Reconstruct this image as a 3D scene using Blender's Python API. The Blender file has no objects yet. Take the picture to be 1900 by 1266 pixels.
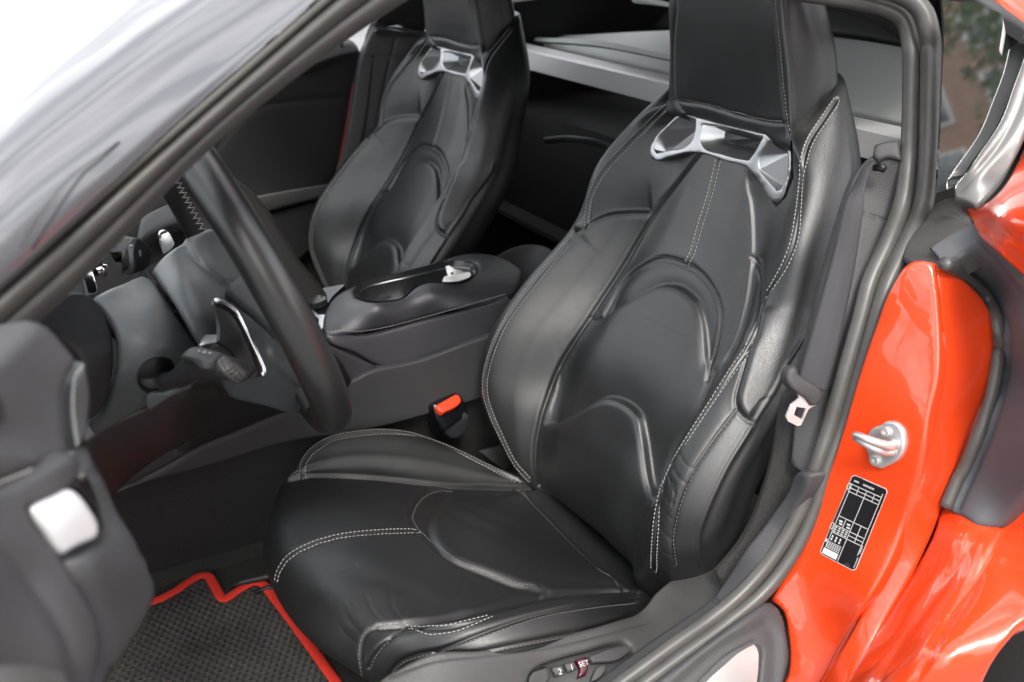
import bpy, bmesh, math, random
import numpy as np
from mathutils import Vector, Matrix
from mathutils.bvhtree import BVHTree
from mathutils.geometry import delaunay_2d_cdt
random.seed(7); RNG = np.random.default_rng(7)
S = bpy.context.scene
COL = S.collection

# ------------------------------------------------------------------ camera
CR = np.array([[-0.87607264, 0.48196839, -0.01425462], [0.20448558, 0.34459523, -0.91620946], [-0.43667193, -0.80558091, -0.40044604]])
FPX = 1927.0
CAMP = np.array([0.0, 1.33, 1.22])
cam = bpy.data.cameras.new('camera'); camo = bpy.data.objects.new('camera', cam); COL.objects.link(camo)
m = Matrix(((CR[0][0], -CR[1][0], -CR[2][0], 0.0), (CR[0][1], -CR[1][1], -CR[2][1], 1.33), (CR[0][2], -CR[1][2], -CR[2][2], 1.22), (0, 0, 0, 1)))
camo.matrix_world = m
cam.sensor_width = 36; cam.lens = FPX / 1900 * 36; cam.clip_start = .02; cam.clip_end = 500
cam.dof.use_dof = True; cam.dof.focus_distance = 1.12; cam.dof.aperture_fstop = 6.3
S.camera = camo

# ------------------------------------------------------------------ daylight
w = bpy.data.worlds.new('World'); S.world = w; w.use_nodes = True
nt = w.node_tree; bg = nt.nodes['Background']
sky = nt.nodes.new('ShaderNodeTexSky'); sky.sky_type = 'NISHITA'; sky.sun_disc = False
SUN_EL, SUN_AZ = math.radians(50), math.radians(20)      # azimuth measured from +Y towards +X
sky.sun_elevation = SUN_EL; sky.sun_rotation = SUN_AZ
sky.air_density = 1.0; sky.dust_density = 4.0; sky.ozone_density = 1.0
CLOUD = 12.5   # bright cloud cover over the sky
ch = nt.nodes.new('ShaderNodeHueSaturation'); ch.inputs['Saturation'].default_value = .35
nt.links.new(sky.outputs[0], ch.inputs['Color'])
tcw = nt.nodes.new('ShaderNodeTexCoord'); mpw = nt.nodes.new('ShaderNodeMapping'); mpw.inputs['Scale'].default_value = (1.0, 1.6, 3.2)
cl = nt.nodes.new('ShaderNodeTexNoise'); cl.inputs['Scale'].default_value = 2.1; cl.inputs['Detail'].default_value = 7; cl.inputs['Roughness'].default_value = .58
cr_ = nt.nodes.new('ShaderNodeMapRange'); cr_.inputs['From Min'].default_value = .42; cr_.inputs['From Max'].default_value = .62
mxw = nt.nodes.new('ShaderNodeMix'); mxw.data_type = 'RGBA'; mxw.inputs[7].default_value = (CLOUD, CLOUD, CLOUD * 1.02, 1)
nt.links.new(tcw.outputs['Generated'], mpw.inputs[0]); nt.links.new(mpw.outputs[0], cl.inputs['Vector']); nt.links.new(cl.outputs[0], cr_.inputs[0])
nt.links.new(cr_.outputs[0], mxw.inputs[0]); nt.links.new(ch.outputs[0], mxw.inputs[6]); nt.links.new(mxw.outputs[2], bg.inputs[0])
bg.inputs[1].default_value = 0.14
sl = bpy.data.lights.new('sun', 'SUN'); sl.energy = 1.4; sl.angle = math.radians(14); sl.color = (1, .96, .9)
slo = bpy.data.objects.new('sun', sl); COL.objects.link(slo)
sd = Vector((math.sin(SUN_AZ) * math.cos(SUN_EL), math.cos(SUN_AZ) * math.cos(SUN_EL), math.sin(SUN_EL)))
slo.rotation_euler = sd.to_track_quat('Z', 'Y').to_euler()
S.view_settings.view_transform = 'Standard'; S.view_settings.look = 'None'
S.view_settings.exposure = 1.25; S.view_settings.gamma = 1.0
S.view_settings.use_curve_mapping = False

# ------------------------------------------------------------------ helpers: measuring
def ray(px, py): return np.array([(px - 950) / FPX, (py - 633) / FPX, 1.0]) @ CR
def W(px, py, kind, v):
    r = ray(px, py)
    if kind == 'd': return CAMP + r * v
    i = 'xyz'.index(kind)
    return CAMP + r * ((v - CAMP[i]) / r[i])
def depth_of(p): return float(CR[2] @ (np.asarray(p) - CAMP))
def proj(P):
    q = (np.asarray(P) - CAMP) @ CR.T
    return q[..., :2] / q[..., 2:3] * FPX + np.array([950, 633])

# ------------------------------------------------------------------ helpers: objects
def tag(o, label=None, cat=None, group=None, kind=None):
    for k, v in (('label', label), ('category', cat), ('group', group), ('kind', kind)):
        if v: o[k] = v
    return o
def mesh_obj(name, verts, faces, mat, parent=None, smooth=True):
    me = bpy.data.meshes.new(name)
    me.from_pydata([tuple(map(float, v)) for v in verts], [], [tuple(map(int, f)) for f in faces])
    me.validate(); me.update()
    if smooth: me.polygons.foreach_set('use_smooth', [True] * len(me.polygons))
    o = bpy.data.objects.new(name, me); COL.objects.link(o)
    if mat: me.materials.append(mat)
    if parent: o.parent = parent
    return o
def empty(name, loc=(0, 0, 0)):
    o = bpy.data.objects.new(name, None); COL.objects.link(o); o.location = loc; return o

# ------------------------------------------------------------------ materials
def mat(name, col, rough=.5, metal=0.0, bump=None, spec=.5, coat=0, coat_r=.05, var=None, rvar=None, sheen=0, emit=None, trans=0, ior=1.5):
    m = bpy.data.materials.new(name); m.use_nodes = True
    n = m.node_tree.nodes; l = m.node_tree.links; b = n['Principled BSDF']
    b.inputs['Base Color'].default_value = (*col, 1); b.inputs['Roughness'].default_value = rough
    b.inputs['Metallic'].default_value = metal; b.inputs['Specular IOR Level'].default_value = spec
    b.inputs['Coat Weight'].default_value = coat; b.inputs['Coat Roughness'].default_value = coat_r
    b.inputs['Sheen Weight'].default_value = sheen; b.inputs['Transmission Weight'].default_value = trans; b.inputs['IOR'].default_value = ior
    tc = n.new('ShaderNodeTexCoord')
    if var:    # (scale, amount, colour2)
        t = n.new('ShaderNodeTexNoise'); t.inputs['Scale'].default_value = var[0]; t.inputs['Detail'].default_value = 6
        r = n.new('ShaderNodeMapRange'); r.inputs['From Min'].default_value = .5 - var[1]; r.inputs['From Max'].default_value = .5 + var[1] + .1
        x = n.new('ShaderNodeMix'); x.data_type = 'RGBA'
        x.inputs[6].default_value = (*col, 1); x.inputs[7].default_value = (*var[2], 1)
        l.new(tc.outputs['Object'], t.inputs['Vector']); l.new(t.outputs[0], r.inputs[0]); l.new(r.outputs[0], x.inputs[0]); l.new(x.outputs[2], b.inputs['Base Color'])
    if rvar:   # (scale, lo, hi)
        t = n.new('ShaderNodeTexNoise'); t.inputs['Scale'].default_value = rvar[0]; t.inputs['Detail'].default_value = 5
        r = n.new('ShaderNodeMapRange'); r.inputs['From Min'].default_value = .3; r.inputs['From Max'].default_value = .7
        r.inputs['To Min'].default_value = rvar[1]; r.inputs['To Max'].default_value = rvar[2]
        l.new(tc.outputs['Object'], t.inputs['Vector']); l.new(t.outputs[0], r.inputs[0]); l.new(r.outputs[0], b.inputs['Roughness'])
    prev = None
    for bp in (bump or []):   # (kind, scale, distance m, strength)
        k, sc, dist, st = bp[:4]
        if k == 'noise':
            t = n.new('ShaderNodeTexNoise'); t.inputs['Detail'].default_value = 3
        elif k == 'vor':
            t = n.new('ShaderNodeTexVoronoi'); t.feature = 'DISTANCE_TO_EDGE'
        elif k == 'cell':
            t = n.new('ShaderNodeTexVoronoi'); t.feature = 'F1'
        elif k == 'wave':
            t = n.new('ShaderNodeTexWave'); t.bands_direction = bp[4]
        t.inputs['Scale'].default_value = sc
        l.new(tc.outputs['Object'], t.inputs['Vector'])
        bn = n.new('ShaderNodeBump'); bn.inputs['Distance'].default_value = dist; bn.inputs['Strength'].default_value = st
        out = t.outputs[0]
        if k == 'vor':
            mr = n.new('ShaderNodeMapRange'); mr.inputs['From Max'].default_value = .25; l.new(out, mr.inputs[0]); out = mr.outputs[0]
        l.new(out, bn.inputs['Height'])
        if prev: l.new(prev.outputs[0], bn.inputs['Normal'])
        prev = bn
    if prev: l.new(prev.outputs[0], b.inputs['Normal'])
    if emit: b.inputs['Emission Color'].default_value = (*emit[:3], 1); b.inputs['Emission Strength'].default_value = emit[3]
    return m
M = {}
M['leather'] = mat('black_leather', (.0078, .0083, .0088), .44, spec=.9, rvar=(9, .39, .49), bump=[('vor', 560, .0002, .42), ('noise', 70, .0006, .15)])
M['leather_side'] = mat('black_side_leather', (.011, .011, .012), .5, spec=.45, bump=[('vor', 700, .0002, .5), ('noise', 700, .0002, .3)])
M['thread'] = mat('grey_thread', (.40, .395, .38), .7)
M['thread_dark'] = mat('dark_thread', (.16, .16, .16), .7)
M['satin'] = mat('satin_silver', (.42, .43, .44), .38, metal=1.0, bump=[('noise', 300, .0001, .2)])
M['slot'] = mat('slot_black', (.004, .004, .004), .35)

# ------------------------------------------------------------------ helpers: splines and lofts
def cr(pts, n, closed=False, t=None):
    """Catmull-Rom through pts (k,dim) sampled n times"""
    pts = np.asarray(pts, float); k = len(pts)
    if closed: P = np.concatenate([pts[-1:], pts, pts[:2]]); segs = k
    else: P = np.concatenate([2 * pts[:1] - pts[1:2], pts, 2 * pts[-1:] - pts[-2:-1]]); segs = k - 1
    t = np.linspace(0, segs, n, endpoint=not closed) if t is None else t; i = np.minimum(t.astype(int), segs - 1); u = t - i
    u = u.reshape((-1,) + (1,) * (pts.ndim - 1))
    a, b, c, d = P[i], P[i + 1], P[i + 2], P[i + 3]
    return .5 * (2 * b + (c - a) * u + (2 * a - 5 * b + 4 * c - d) * u ** 2 + (3 * b - a - 3 * c + d) * u ** 3)
def arclen(pts, step, closed=False, n=400):
    q = cr(pts, max(n, 40), closed)
    if closed: q = np.vstack([q, q[:1]])
    s = np.concatenate([[0], np.cumsum(np.linalg.norm(np.diff(q, axis=0), axis=1))])
    k = max(2, int(round(s[-1] / step)) + 1); t = np.linspace(0, s[-1], k)
    r = np.stack([np.interp(t, s, q[:, j]) for j in range(q.shape[1])], 1)
    return r[:-1] if closed else r
def wparam(weights, n):
    w_ = np.concatenate([[0], np.cumsum(weights)]); return np.interp(np.arange(n) * w_[-1] / n, w_, np.arange(len(w_)))
def grid(rows, nu, nv, closed_v=False, tv=None):
    A = np.asarray(rows, float)                     # (rows, cols, 3)
    A = cr(A, nu)                                   # along rows
    A = np.swapaxes(cr(np.swapaxes(A, 0, 1), nv, closed_v, tv), 0, 1)
    return A
def grid_faces(nu, nv, closed_v=False, flip=False):
    f = []
    for i in range(nu - 1):
        for j in range(nv if closed_v else nv - 1):
            a = i * nv + j; b = i * nv + (j + 1) % nv; c = (i + 1) * nv + (j + 1) % nv; d = (i + 1) * nv + j
            f.append((a, d, c, b) if flip else (a, b, c, d))
    return f
def normals(V, F):
    V = np.asarray(V); F = np.asarray(F)
    n = np.cross(V[F[:, 2]] - V[F[:, 0]], V[F[:, 3 if F.shape[1] > 3 else 2]] - V[F[:, 1]] if F.shape[1] > 3 else V[F[:, 1]] - V[F[:, 0]])
    N = np.zeros_like(V)
    for k in range(F.shape[1]): np.add.at(N, F[:, k], n)
    return N / np.maximum(np.linalg.norm(N, axis=1, keepdims=True), 1e-12)
def seg_dist(V, poly):
    """distance of V (n,3|2) to polyline, nearest param 0..1 and index of the nearest segment"""
    best = np.full(len(V), 1e9); bt = np.zeros(len(V)); bi = np.zeros(len(V), int)
    L = np.concatenate([[0], np.cumsum(np.linalg.norm(np.diff(poly, axis=0), axis=1))])
    for i in range(len(poly) - 1):
        a, b = poly[i], poly[i + 1]; ab = b - a; q = max(ab @ ab, 1e-12)
        t = np.clip((V - a) @ ab / q, 0, 1); d = np.linalg.norm(V - (a + t[:, None] * ab), axis=1)
        m_ = d < best; best[m_] = d[m_]; bt[m_] = (L[i] + t[m_] * (L[i + 1] - L[i])) / L[-1]; bi[m_] = i
    return best, bt, bi
def bvh(V, F): return BVHTree.FromPolygons([Vector(v) for v in V], [tuple(map(int, f)) for f in F])
def cast(tree, px, py):
    r = ray(px, py); r = r / np.linalg.norm(r)
    h = tree.ray_cast(Vector(CAMP), Vector(r))
    return None if h[0] is None else (np.array(h[0]), np.array(h[1]))
def cast_line(tree, pxs, n=60):
    q = cr(np.array(pxs, float), n); out = []
    for p in q:
        h = cast(tree, *p)
        if h is not None: out.append(h[0])
    return np.array(out)[chain(out, .04)] if len(out) > 2 else np.array(out)
def chain(P_, gap):
    """indices of the longest run of points that stay on one surface (points that jumped to another surface are skipped)"""
    best = []
    for s0 in range(0, min(len(P_), 40), 3):
        k = [s0]
        for i in range(s0 + 1, len(P_)):
            if np.linalg.norm(np.asarray(P_[i]) - P_[k[-1]]) < gap * max(1, min(i - k[-1], 2)): k.append(i)
        if len(k) > len(best): best = k
    return best
def displace(V, F, seams):
    """seams: (px polyline, groove depth, groove width, bulge left, bulge right, reach)"""
    N = normals(V, F); tree = bvh(V, F); D = np.zeros(len(V)); PX = proj(V)
    face = (N @ np.ones(3)) * 0 + np.einsum('ij,ij->i', N, CAMP - V) > 0
    for s in seams:
        pxs, gd, gw, bl, br = s[:5]; rl = s[5]; rr_ = s[6] if len(s) > 6 else s[5]
        line = cast_line(tree, pxs, 50)
        if len(line) < 3: continue
        lo = line.min(0) - .09; hi = line.max(0) + .09
        idx = np.where(((V > lo) & (V < hi)).all(1))[0]
        if not len(idx): continue
        d, t, bi = seg_dist(V[idx], line)
        D[idx] -= gd * np.exp(-(d / gw) ** 2)
        if bl or br:
            lp = proj(line); a = lp[bi]; b = lp[bi + 1]; ab = b - a; ap = PX[idx] - a
            sg = ab[:, 0] * ap[:, 1] - ab[:, 1] * ap[:, 0]      # >0: right hand side on screen (y down)
            amp = np.where(sg > 0, br, bl) * np.where(face[idx], 1, 0)
            end = np.clip(np.minimum(t, 1 - t) / .09, 0, 1); end = end * end * (3 - 2 * end)
            reach = np.where(sg > 0, rr_, rl); D[idx] += amp * end * np.exp(-(d / reach) ** 1.5) * (1 - np.exp(-(d / (.005 if gd else .0038)) ** 2))
    return V + N * D[:, None]
def offset_line(pts, nrm, off):
    t = np.gradient(pts, axis=0); t /= np.maximum(np.linalg.norm(t, axis=1, keepdims=True), 1e-9)
    return pts + np.cross(t, nrm) * off
def stitches(name, lines, material, parent, L=.0036, gap=.0012, wd=.0011, lift=.0004):
    """lines: list of (pts, normals). Each stitch is a short raised bead of thread"""
    V, F = [], []
    for pts, nrm in lines:
        if len(pts) < 2: continue
        s = np.concatenate([[0], np.cumsum(np.linalg.norm(np.diff(pts, axis=0), axis=1))])
        x = 0.0
        while x + L < s[-1]:
            g = lambda q: np.array([np.interp(q, s, pts[:, j]) for j in range(3)])
            a, b = g(x), g(x + L); n = np.array([np.interp(x, s, nrm[:, j]) for j in range(3)]); n /= max(np.linalg.norm(n), 1e-9)
            d = b - a; d /= max(np.linalg.norm(d), 1e-9); sd_ = np.cross(d, n)
            k = len(V)
            for q, sc, up in ((a, .35, 0), ((a + b) / 2, 1, 1), (b, .35, 0)):
                c = q + n * (lift + up * wd * .35)
                V += [c - sd_ * wd / 2 * sc, c + n * wd / 2 * sc, c + sd_ * wd / 2 * sc, c - n * wd * .5 * sc]
            for j in range(2):
                for e in range(4): F.append((k + 4 * j + e, k + 4 * j + (e + 1) % 4, k + 4 * j + 4 + (e + 1) % 4, k + 4 * j + 4 + e))
            F += [(k, k + 3, k + 2, k + 1), (k + 8, k + 9, k + 10, k + 11)]
            x += L + gap
    return mesh_obj(name, V, F, material, parent)
def seam_rows(tree, pxs, offs, n=90):
    """raycast a pixel polyline, return one stitched row per offset (metres to either side)"""
    q = cr(np.array(pxs, float), n); P_, N_ = [], []
    for p in q:
        h = cast(tree, *p)
        if h is not None: P_.append(h[0]); N_.append(h[1])
    if len(P_) < 4: return []
    ks = chain(P_, .02); P_ = np.array(P_)[ks]; N_ = np.array(N_)[ks]
    if len(P_) < 4: return []
    for _ in range(3): N_[1:-1] = (N_[:-2] + N_[1:-1] + N_[2:]) / 3
    vs = CAMP - P_; sg = np.sign(np.einsum('ij,ij->i', N_, vs))[:, None]; N_ = N_ * sg
    out = []
    for o in offs:
        L_ = offset_line(P_, N_, o); G = []
        for a, nn in zip(L_, N_):
            h = tree.ray_cast(Vector(a + nn * .012), Vector(-nn), .03)
            G.append(np.array(h[0]) if h[0] is not None else a)
        out.append((np.array(G), N_))
    return out

#@@SEAT
# ================================================================== SEAT
YC = .37
car = empty('sports_car', (0, 0, 0))
tag(car, 'orange red sports car with its door open showing black leather seats and stitched trim', 'car')
# half profile rows of the backrest: (w, x, z) for C, MC, V, Mid, Ridge, S1, S2, Back
HB = [
 [(0,-.665,.415),(.05,-.662,.415),(.085,-.655,.417),(.12,-.635,.42),(.150,-.622,.435),(.178,-.635,.425),(.185,-.66,.41),(.14,-.70,.40)],
 [(0,-.625,.475),(.055,-.623,.475),(.108,-.620,.48),(.138,-.604,.478),(.163,-.603,.476),(.202,-.618,.468),(.215,-.65,.455),(.16,-.71,.445)],
 [(0,-.623,.55),(.062,-.623,.55),(.118,-.632,.55),(.155,-.603,.548),(.192,-.584,.543),(.226,-.600,.535),(.237,-.64,.527),(.18,-.695,.51)],
 [(0,-.643,.605),(.065,-.646,.605),(.126,-.664,.60),(.166,-.615,.60),(.201,-.584,.60),(.238,-.600,.590),(.250,-.635,.583),(.20,-.695,.56)],
 [(0,-.670,.66),(.065,-.675,.66),(.126,-.694,.665),(.166,-.645,.662),(.203,-.605,.658),(.240,-.620,.648),(.250,-.655,.642),(.205,-.715,.62)],
 [(0,-.712,.72),(.062,-.718,.72),(.120,-.742,.728),(.160,-.704,.728),(.197,-.662,.728),(.232,-.676,.718),(.240,-.71,.710),(.195,-.77,.69)],
 [(0,-.762,.79),(.055,-.765,.79),(.106,-.780,.797),(.142,-.758,.80),(.183,-.727,.80),(.214,-.740,.79),(.212,-.78,.780),(.17,-.835,.765)],
 [(0,-.797,.873),(.045,-.799,.873),(.090,-.806,.875),(.136,-.788,.875),(.184,-.757,.875),(.204,-.775,.869),(.198,-.815,.862),(.155,-.865,.85)],
 [(0,-.817,.93),(.045,-.817,.93),(.088,-.818,.93),(.124,-.810,.93),(.160,-.790,.93),(.178,-.808,.930),(.172,-.848,.935),(.135,-.89,.93)],
 [(0,-.827,.967),(.03,-.827,.967),(.06,-.827,.967),(.09,-.822,.967),(.122,-.810,.966),(.136,-.83,.980),(.131,-.862,1.00),(.10,-.895,1.01)],
 [(0,-.87,.985),(.03,-.87,.985),(.055,-.87,.985),(.08,-.87,.985),(.10,-.865,.995),(.110,-.87,1.01),(.103,-.88,1.02),(.085,-.90,1.022)],
]
def mirror_rows(H, backx=-.02):
    rows = []
    for h in H:
        r = [(YC - w, x, z) for (w, x, z) in h[::-1]] + [(YC + w, x, z) for (w, x, z) in h[1:]]
        b = h[-1]; r.append((YC, b[1] + backx, b[2]))
        rows.append([(x, y, z) for (y, x, z) in r])
    return rows
NU, NV = 460, 600
G = grid(mirror_rows(HB), NU, NV, True, wparam([.5, .7, 1.1, 1.5, 1.3, 1.5, 1.7, 1.7, 1.5, 1.3, 1.5, 1.5, 1.2, .5, .2, .2], 600)); V = G.reshape(-1, 3); F = grid_faces(NU, NV, True)
if normals(V, F)[(NU // 2) * NV + int(np.argmin(np.abs(V[(NU // 2) * NV:(NU // 2 + 1) * NV, 1] - YC) - 10 * V[(NU // 2) * NV:(NU // 2 + 1) * NV, 0]))] @ np.array([1, 0, 0]) < 0: F = grid_faces(NU, NV, True, True)

S_IN_LOW = [(1056,449),(1028,480),(987,530),(943,588),(917,639),(902,691),(901,732),(913,772),(928,805),(954,857),(985,893)]
S_IN_UP = [(1258,176),(1232,203),(1157,276),(1120,316),(1098,357),(1091,390),(1089,421)]
S_BOL_TOP = [(1070,437),(1085,424),(1116,406),(1153,398),(1212,398)]
S_VAL_IN = [(1297,286),(1262,332),(1212,399),(1153,499),(1097,584),(1042,673),(1009,754),(998,795),(992,830),(992,870),(1000,902)]
S_CTR = [(1333,298),(1317,363),(1299,420),(1286,466),(1274,491)]
S_ARCH_OUT = [(1095,588),(1116,590),(1127,573),(1153,529),(1182,499),(1226,479),(1270,490),(1299,507),(1322,536),(1334,566),(1336,599),(1325,651),(1316,676),(1311,704)]
S_ARCH_IN = [(1116,592),(1153,569),(1197,544),(1226,533),(1256,536),(1282,555),(1292,572),(1301,606),(1305,658),(1309,700)]
S_LUMB = [(1001,787),(1016,792),(1035,787),(1079,763),(1108,748),(1127,743),(1153,750),(1178,772),(1187,805),(1193,842),(1200,892),(1209,935)]
S_VAL_OUT = [(1379,310),(1382,350),(1390,387),(1393,466),(1384,547),(1366,617),(1347,654),(1324,690),(1290,765),(1245,850),(1213,935)]
S_FLAP = [(1394,477),(1406,496),(1411,522),(1410,558),(1401,599),(1382,640)]
S_OUT_UP = [(1553,184),(1528,221),(1506,254),(1493,287),(1487,332),(1482,387),(1474,444),(1458,488),(1439,522),(1420,550)]
S_OUT_LOW = [(1394,640),(1354,695),(1318,750),(1281,806),(1255,846),(1236,879),(1224,921),(1218,968),(1214,1021),(1213,1060)]
S_PIECE = [(1412,569),(1401,617),(1388,654),(1373,706),(1365,739),(1369,761),(1381,776),(1398,786)]
S_SIDE2 = [(1365,762),(1336,800),(1311,835),(1290,866),(1266,914),(1253,958),(1246,1003),(1252,1050)]
S_PIPE = [(1517,569),(1506,599),(1476,647),(1458,676),(1436,724),(1406,772),(1384,809),(1348,868),(1314,940),(1297,992),(1297,1021),(1301,1048)]
V = displace(V, F, [
 (S_IN_LOW, .0022, .0022, 0, 0, .02), (S_IN_UP, .0022, .0022, 0, 0, .02),
 (S_BOL_TOP, 0, .003, -.007, .002, .03, .02),
 (S_VAL_IN, .0055, .0030, 0, 0, .02),
 (S_CTR, .0020, .0022, .001, .001, .02),
 (S_ARCH_OUT, .0026, .0020, .002, -.004, .014, .010),
 (S_ARCH_IN, 0, .0020, -.0075, .001, .016, .03),
 (S_LUMB, 0, .0024, -.010, .002, .045, .04),
 (S_VAL_OUT[:8], 0, .0024, -.0045, .001, .022, .03),
 (S_VAL_OUT[7:], .003, .006, 0, 0, .02),
 (S_FLAP, .0026, .0020, -.003, .002, .012, .03),
 (S_OUT_UP, .0024, .0022, 0, 0, .02), (S_OUT_LOW, .0024, .0022, 0, 0, .02),
 (S_PIECE, .0026, .0022, .006, -.001, .02),
 (S_SIDE2, .0014, .0018, .001, .001, .01),
 (S_PIPE, -.0022, .0028, -.002, .002, .014)])
def soft_noise(V, N, comps):
    D = np.zeros(len(V))
    for (k, amp, cen, rad) in comps:
        k = np.asarray(k, float); ph = RNG.uniform(0, 6.28, 3)
        f = np.sin(V @ k + ph[0] + 1.7 * np.sin(V @ np.roll(k, 1) * .6 + ph[1]))
        w_ = np.exp(-(np.linalg.norm(V - np.asarray(cen), axis=1) / rad) ** 2)
        D += amp * f * w_
    return V + N * D[:, None]
N = normals(V, F)
V = soft_noise(V, N, [((30, 40, 35), .0006, (-.66, .37, .62), .22), ((50, 30, 40), .0004, (-.60, .2, .62), .2), ((150, 40, 120), .0004, (-.61, .56, .55), .09)])
# fine creases in the worn lower bolster
tb = bvh(V, F)
CRE = [[(1240,868),(1243,895),(1256,925)],[(1250,850),(1240,880),(1252,905),(1247,940)],[(1225,905),(1240,930),(1250,935)],[(1217,930),(1232,948),(1247,965)],[(1245,860),(1258,885),(1275,898)],[(1214,960),(1228,985),(1244,1000)],[(1212,1000),(1226,1022),(1247,1032)],[(1260,842),(1272,862),(1288,870)],[(1222,890),(1229,915),(1226,950)]]
V = displace(V, F, [(c, .0005, .0010 + .0006 * (i % 3), 0, 0, .01) for i, c in enumerate(CRE)])
Vb, Fb = V, F
tree_back = bvh(Vb, Fb)
def pin(pts, poly):
    x, y = pts[:, 0], pts[:, 1]; c = np.zeros(len(pts), bool); j = len(poly) - 1
    for i in range(len(poly)):
        xi, yi = poly[i]; xj, yj = poly[j]
        c ^= ((yi > y) != (yj > y)) & (x < (xj - xi) * (y - yi) / (yj - yi + 1e-12) + xi); j = i
    return c
VENT = [(1262,210),(1340,230),(1455,259),(1470,262),(1472,330),(1458,366),(1440,384),(1418,350),(1396,320),(1385,303),(1350,293),(1298,278),(1283,277),(1240,286),(1215,291),(1214,276),(1220,260),(1240,238)]
Nb = normals(Vb, Fb); cutm = pin(proj(Vb), VENT) & (np.einsum('ij,ij->i', Nb, CAMP - Vb) > 0) & (Vb[:, 0] > -.86)
Vb = Vb - Nb * np.where(cutm, .034, 0)[:, None]
# ------------------------------------------------------------------ cushion
HC = [  # (w, x, z) for C, mid, Panel seam, bolster face, Ridge, S1, S2, S3
 [(0,-.70,.425),(.06,-.70,.425),(.11,-.70,.43),(.13,-.70,.43),(.145,-.70,.432),(.16,-.70,.425),(.165,-.70,.41),(.16,-.70,.39)],
 [(0,-.63,.434),(.06,-.63,.436),(.128,-.63,.445),(.138,-.63,.450),(.148,-.63,.452),(.162,-.63,.445),(.172,-.63,.43),(.165,-.63,.395)],
 [(0,-.59,.442),(.06,-.59,.444),(.130,-.592,.452),(.147,-.59,.462),(.162,-.585,.470),(.182,-.585,.464),(.190,-.585,.452),(.17,-.585,.43)],
 [(0,-.54,.466),(.06,-.54,.468),(.133,-.54,.466),(.160,-.54,.486),(.185,-.535,.502),(.206,-.535,.496),(.213,-.535,.480),(.19,-.535,.46)],
 [(0,-.47,.502),(.065,-.47,.500),(.141,-.47,.489),(.178,-.47,.516),(.210,-.47,.537),(.232,-.47,.527),(.238,-.47,.508),(.205,-.47,.485)],
 [(0,-.40,.526),(.07,-.40,.522),(.155,-.40,.513),(.190,-.40,.536),(.218,-.41,.553),(.240,-.41,.543),(.245,-.41,.522),(.21,-.41,.495)],
 [(0,-.35,.543),(.075,-.35,.540),(.162,-.355,.526),(.190,-.355,.544),(.213,-.358,.558),(.235,-.36,.546),(.240,-.36,.524),(.205,-.36,.50)],
 [(0,-.30,.551),(.08,-.302,.549),(.166,-.312,.537),(.182,-.315,.546),(.197,-.322,.553),(.216,-.325,.540),(.222,-.325,.518),(.19,-.33,.49)],
 [(0,-.258,.547),(.08,-.262,.545),(.160,-.280,.537),(.175,-.287,.538),(.188,-.297,.535),(.202,-.303,.52),(.208,-.306,.500),(.18,-.32,.47)],
 [(0,-.232,.533),(.08,-.239,.530),(.152,-.262,.520),(.168,-.272,.517),(.180,-.284,.512),(.191,-.293,.500),(.196,-.298,.484),(.175,-.31,.455)],
 [(0,-.218,.508),(.08,-.226,.505),(.145,-.253,.495),(.160,-.264,.491),(.172,-.277,.486),(.182,-.286,.478),(.187,-.293,.466),(.17,-.31,.445)],
 [(0,-.226,.480),(.08,-.236,.478),(.140,-.265,.471),(.155,-.275,.468),(.165,-.286,.465),(.174,-.295,.461),(.178,-.301,.454),(.165,-.315,.44)],
 [(0,-.248,.461),(.08,-.258,.460),(.135,-.285,.455),(.148,-.293,.453),(.157,-.301,.451),(.164,-.309,.448),(.167,-.314,.444),(.155,-.325,.435)],
 [(0,-.29,.452),(.08,-.295,.451),(.13,-.315,.448),(.142,-.32,.447),(.150,-.325,.445),(.156,-.33,.443),(.158,-.333,.440),(.148,-.338,.432)],
]
def mirror_open(H): return [[(x, YC - w, z) for (w, x, z) in h[::-1]] + [(x, YC + w, z) for (w, x, z) in h[1:]] for h in H]
NU, NV = 380, 420
G = grid(mirror_open(HC), NU, NV); V = G.reshape(-1, 3); F = grid_faces(NU, NV)
if normals(V, F)[(NU // 2) * NV + NV // 2] @ np.array([0, 0, 1]) < 0: F = grid_faces(NU, NV, False, True)
C_IN = [(562,890),(561,865),(570,846),(588,830),(620,813),(680,803),(730,802),(780,809),(830,828),(900,863),(960,893)]
C_PAN_IN = [(505,902),(540,890),(600,886),(700,891),(830,905),(900,907),(960,908),(1005,903)]
C_FRONT = [(513,1080),(518,1062),(533,1038),(560,1020),(600,1004),(650,993),(720,987),(778,986)]
C_POCK_O = [(838,911),(815,911),(790,918),(772,935),(762,957),(768,975),(779,988),(806,1013),(850,1043),(900,1068),(950,1084),(990,1090)]
C_POCK_I = [(842,913),(832,927),(815,940),(805,960),(804,980),(815,1005),(835,1027),(858,1040),(920,1065),(980,1088),(1010,1094),(1030,1108)]
C_REAR = [(958,908),(970,918),(988,937),(1012,960),(1040,990),(1085,1035),(1110,1056),(1140,1076),(1156,1096)]
C_OUT = [(752,1165),(790,1168),(830,1166),(864,1158),(925,1139),(1005,1115),(1079,1108),(1130,1105),(1184,1107)]
C_SIDE = [(716,1262),(728,1243),(747,1226),(780,1214),(821,1205),(902,1173),(987,1144),(1060,1129),(1130,1120),(1182,1116)]
C_HEM = [(806,1214),(850,1214),(895,1209),(968,1194),(1079,1172),(1142,1154),(1188,1136)]
C_COR1 = [(676,1256),(670,1225),(671,1203),(675,1186),(684,1174),(698,1167),(722,1163),(750,1164)]
C_COR2 = [(684,1240),(692,1220),(710,1197),(728,1180),(748,1166)]
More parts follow.
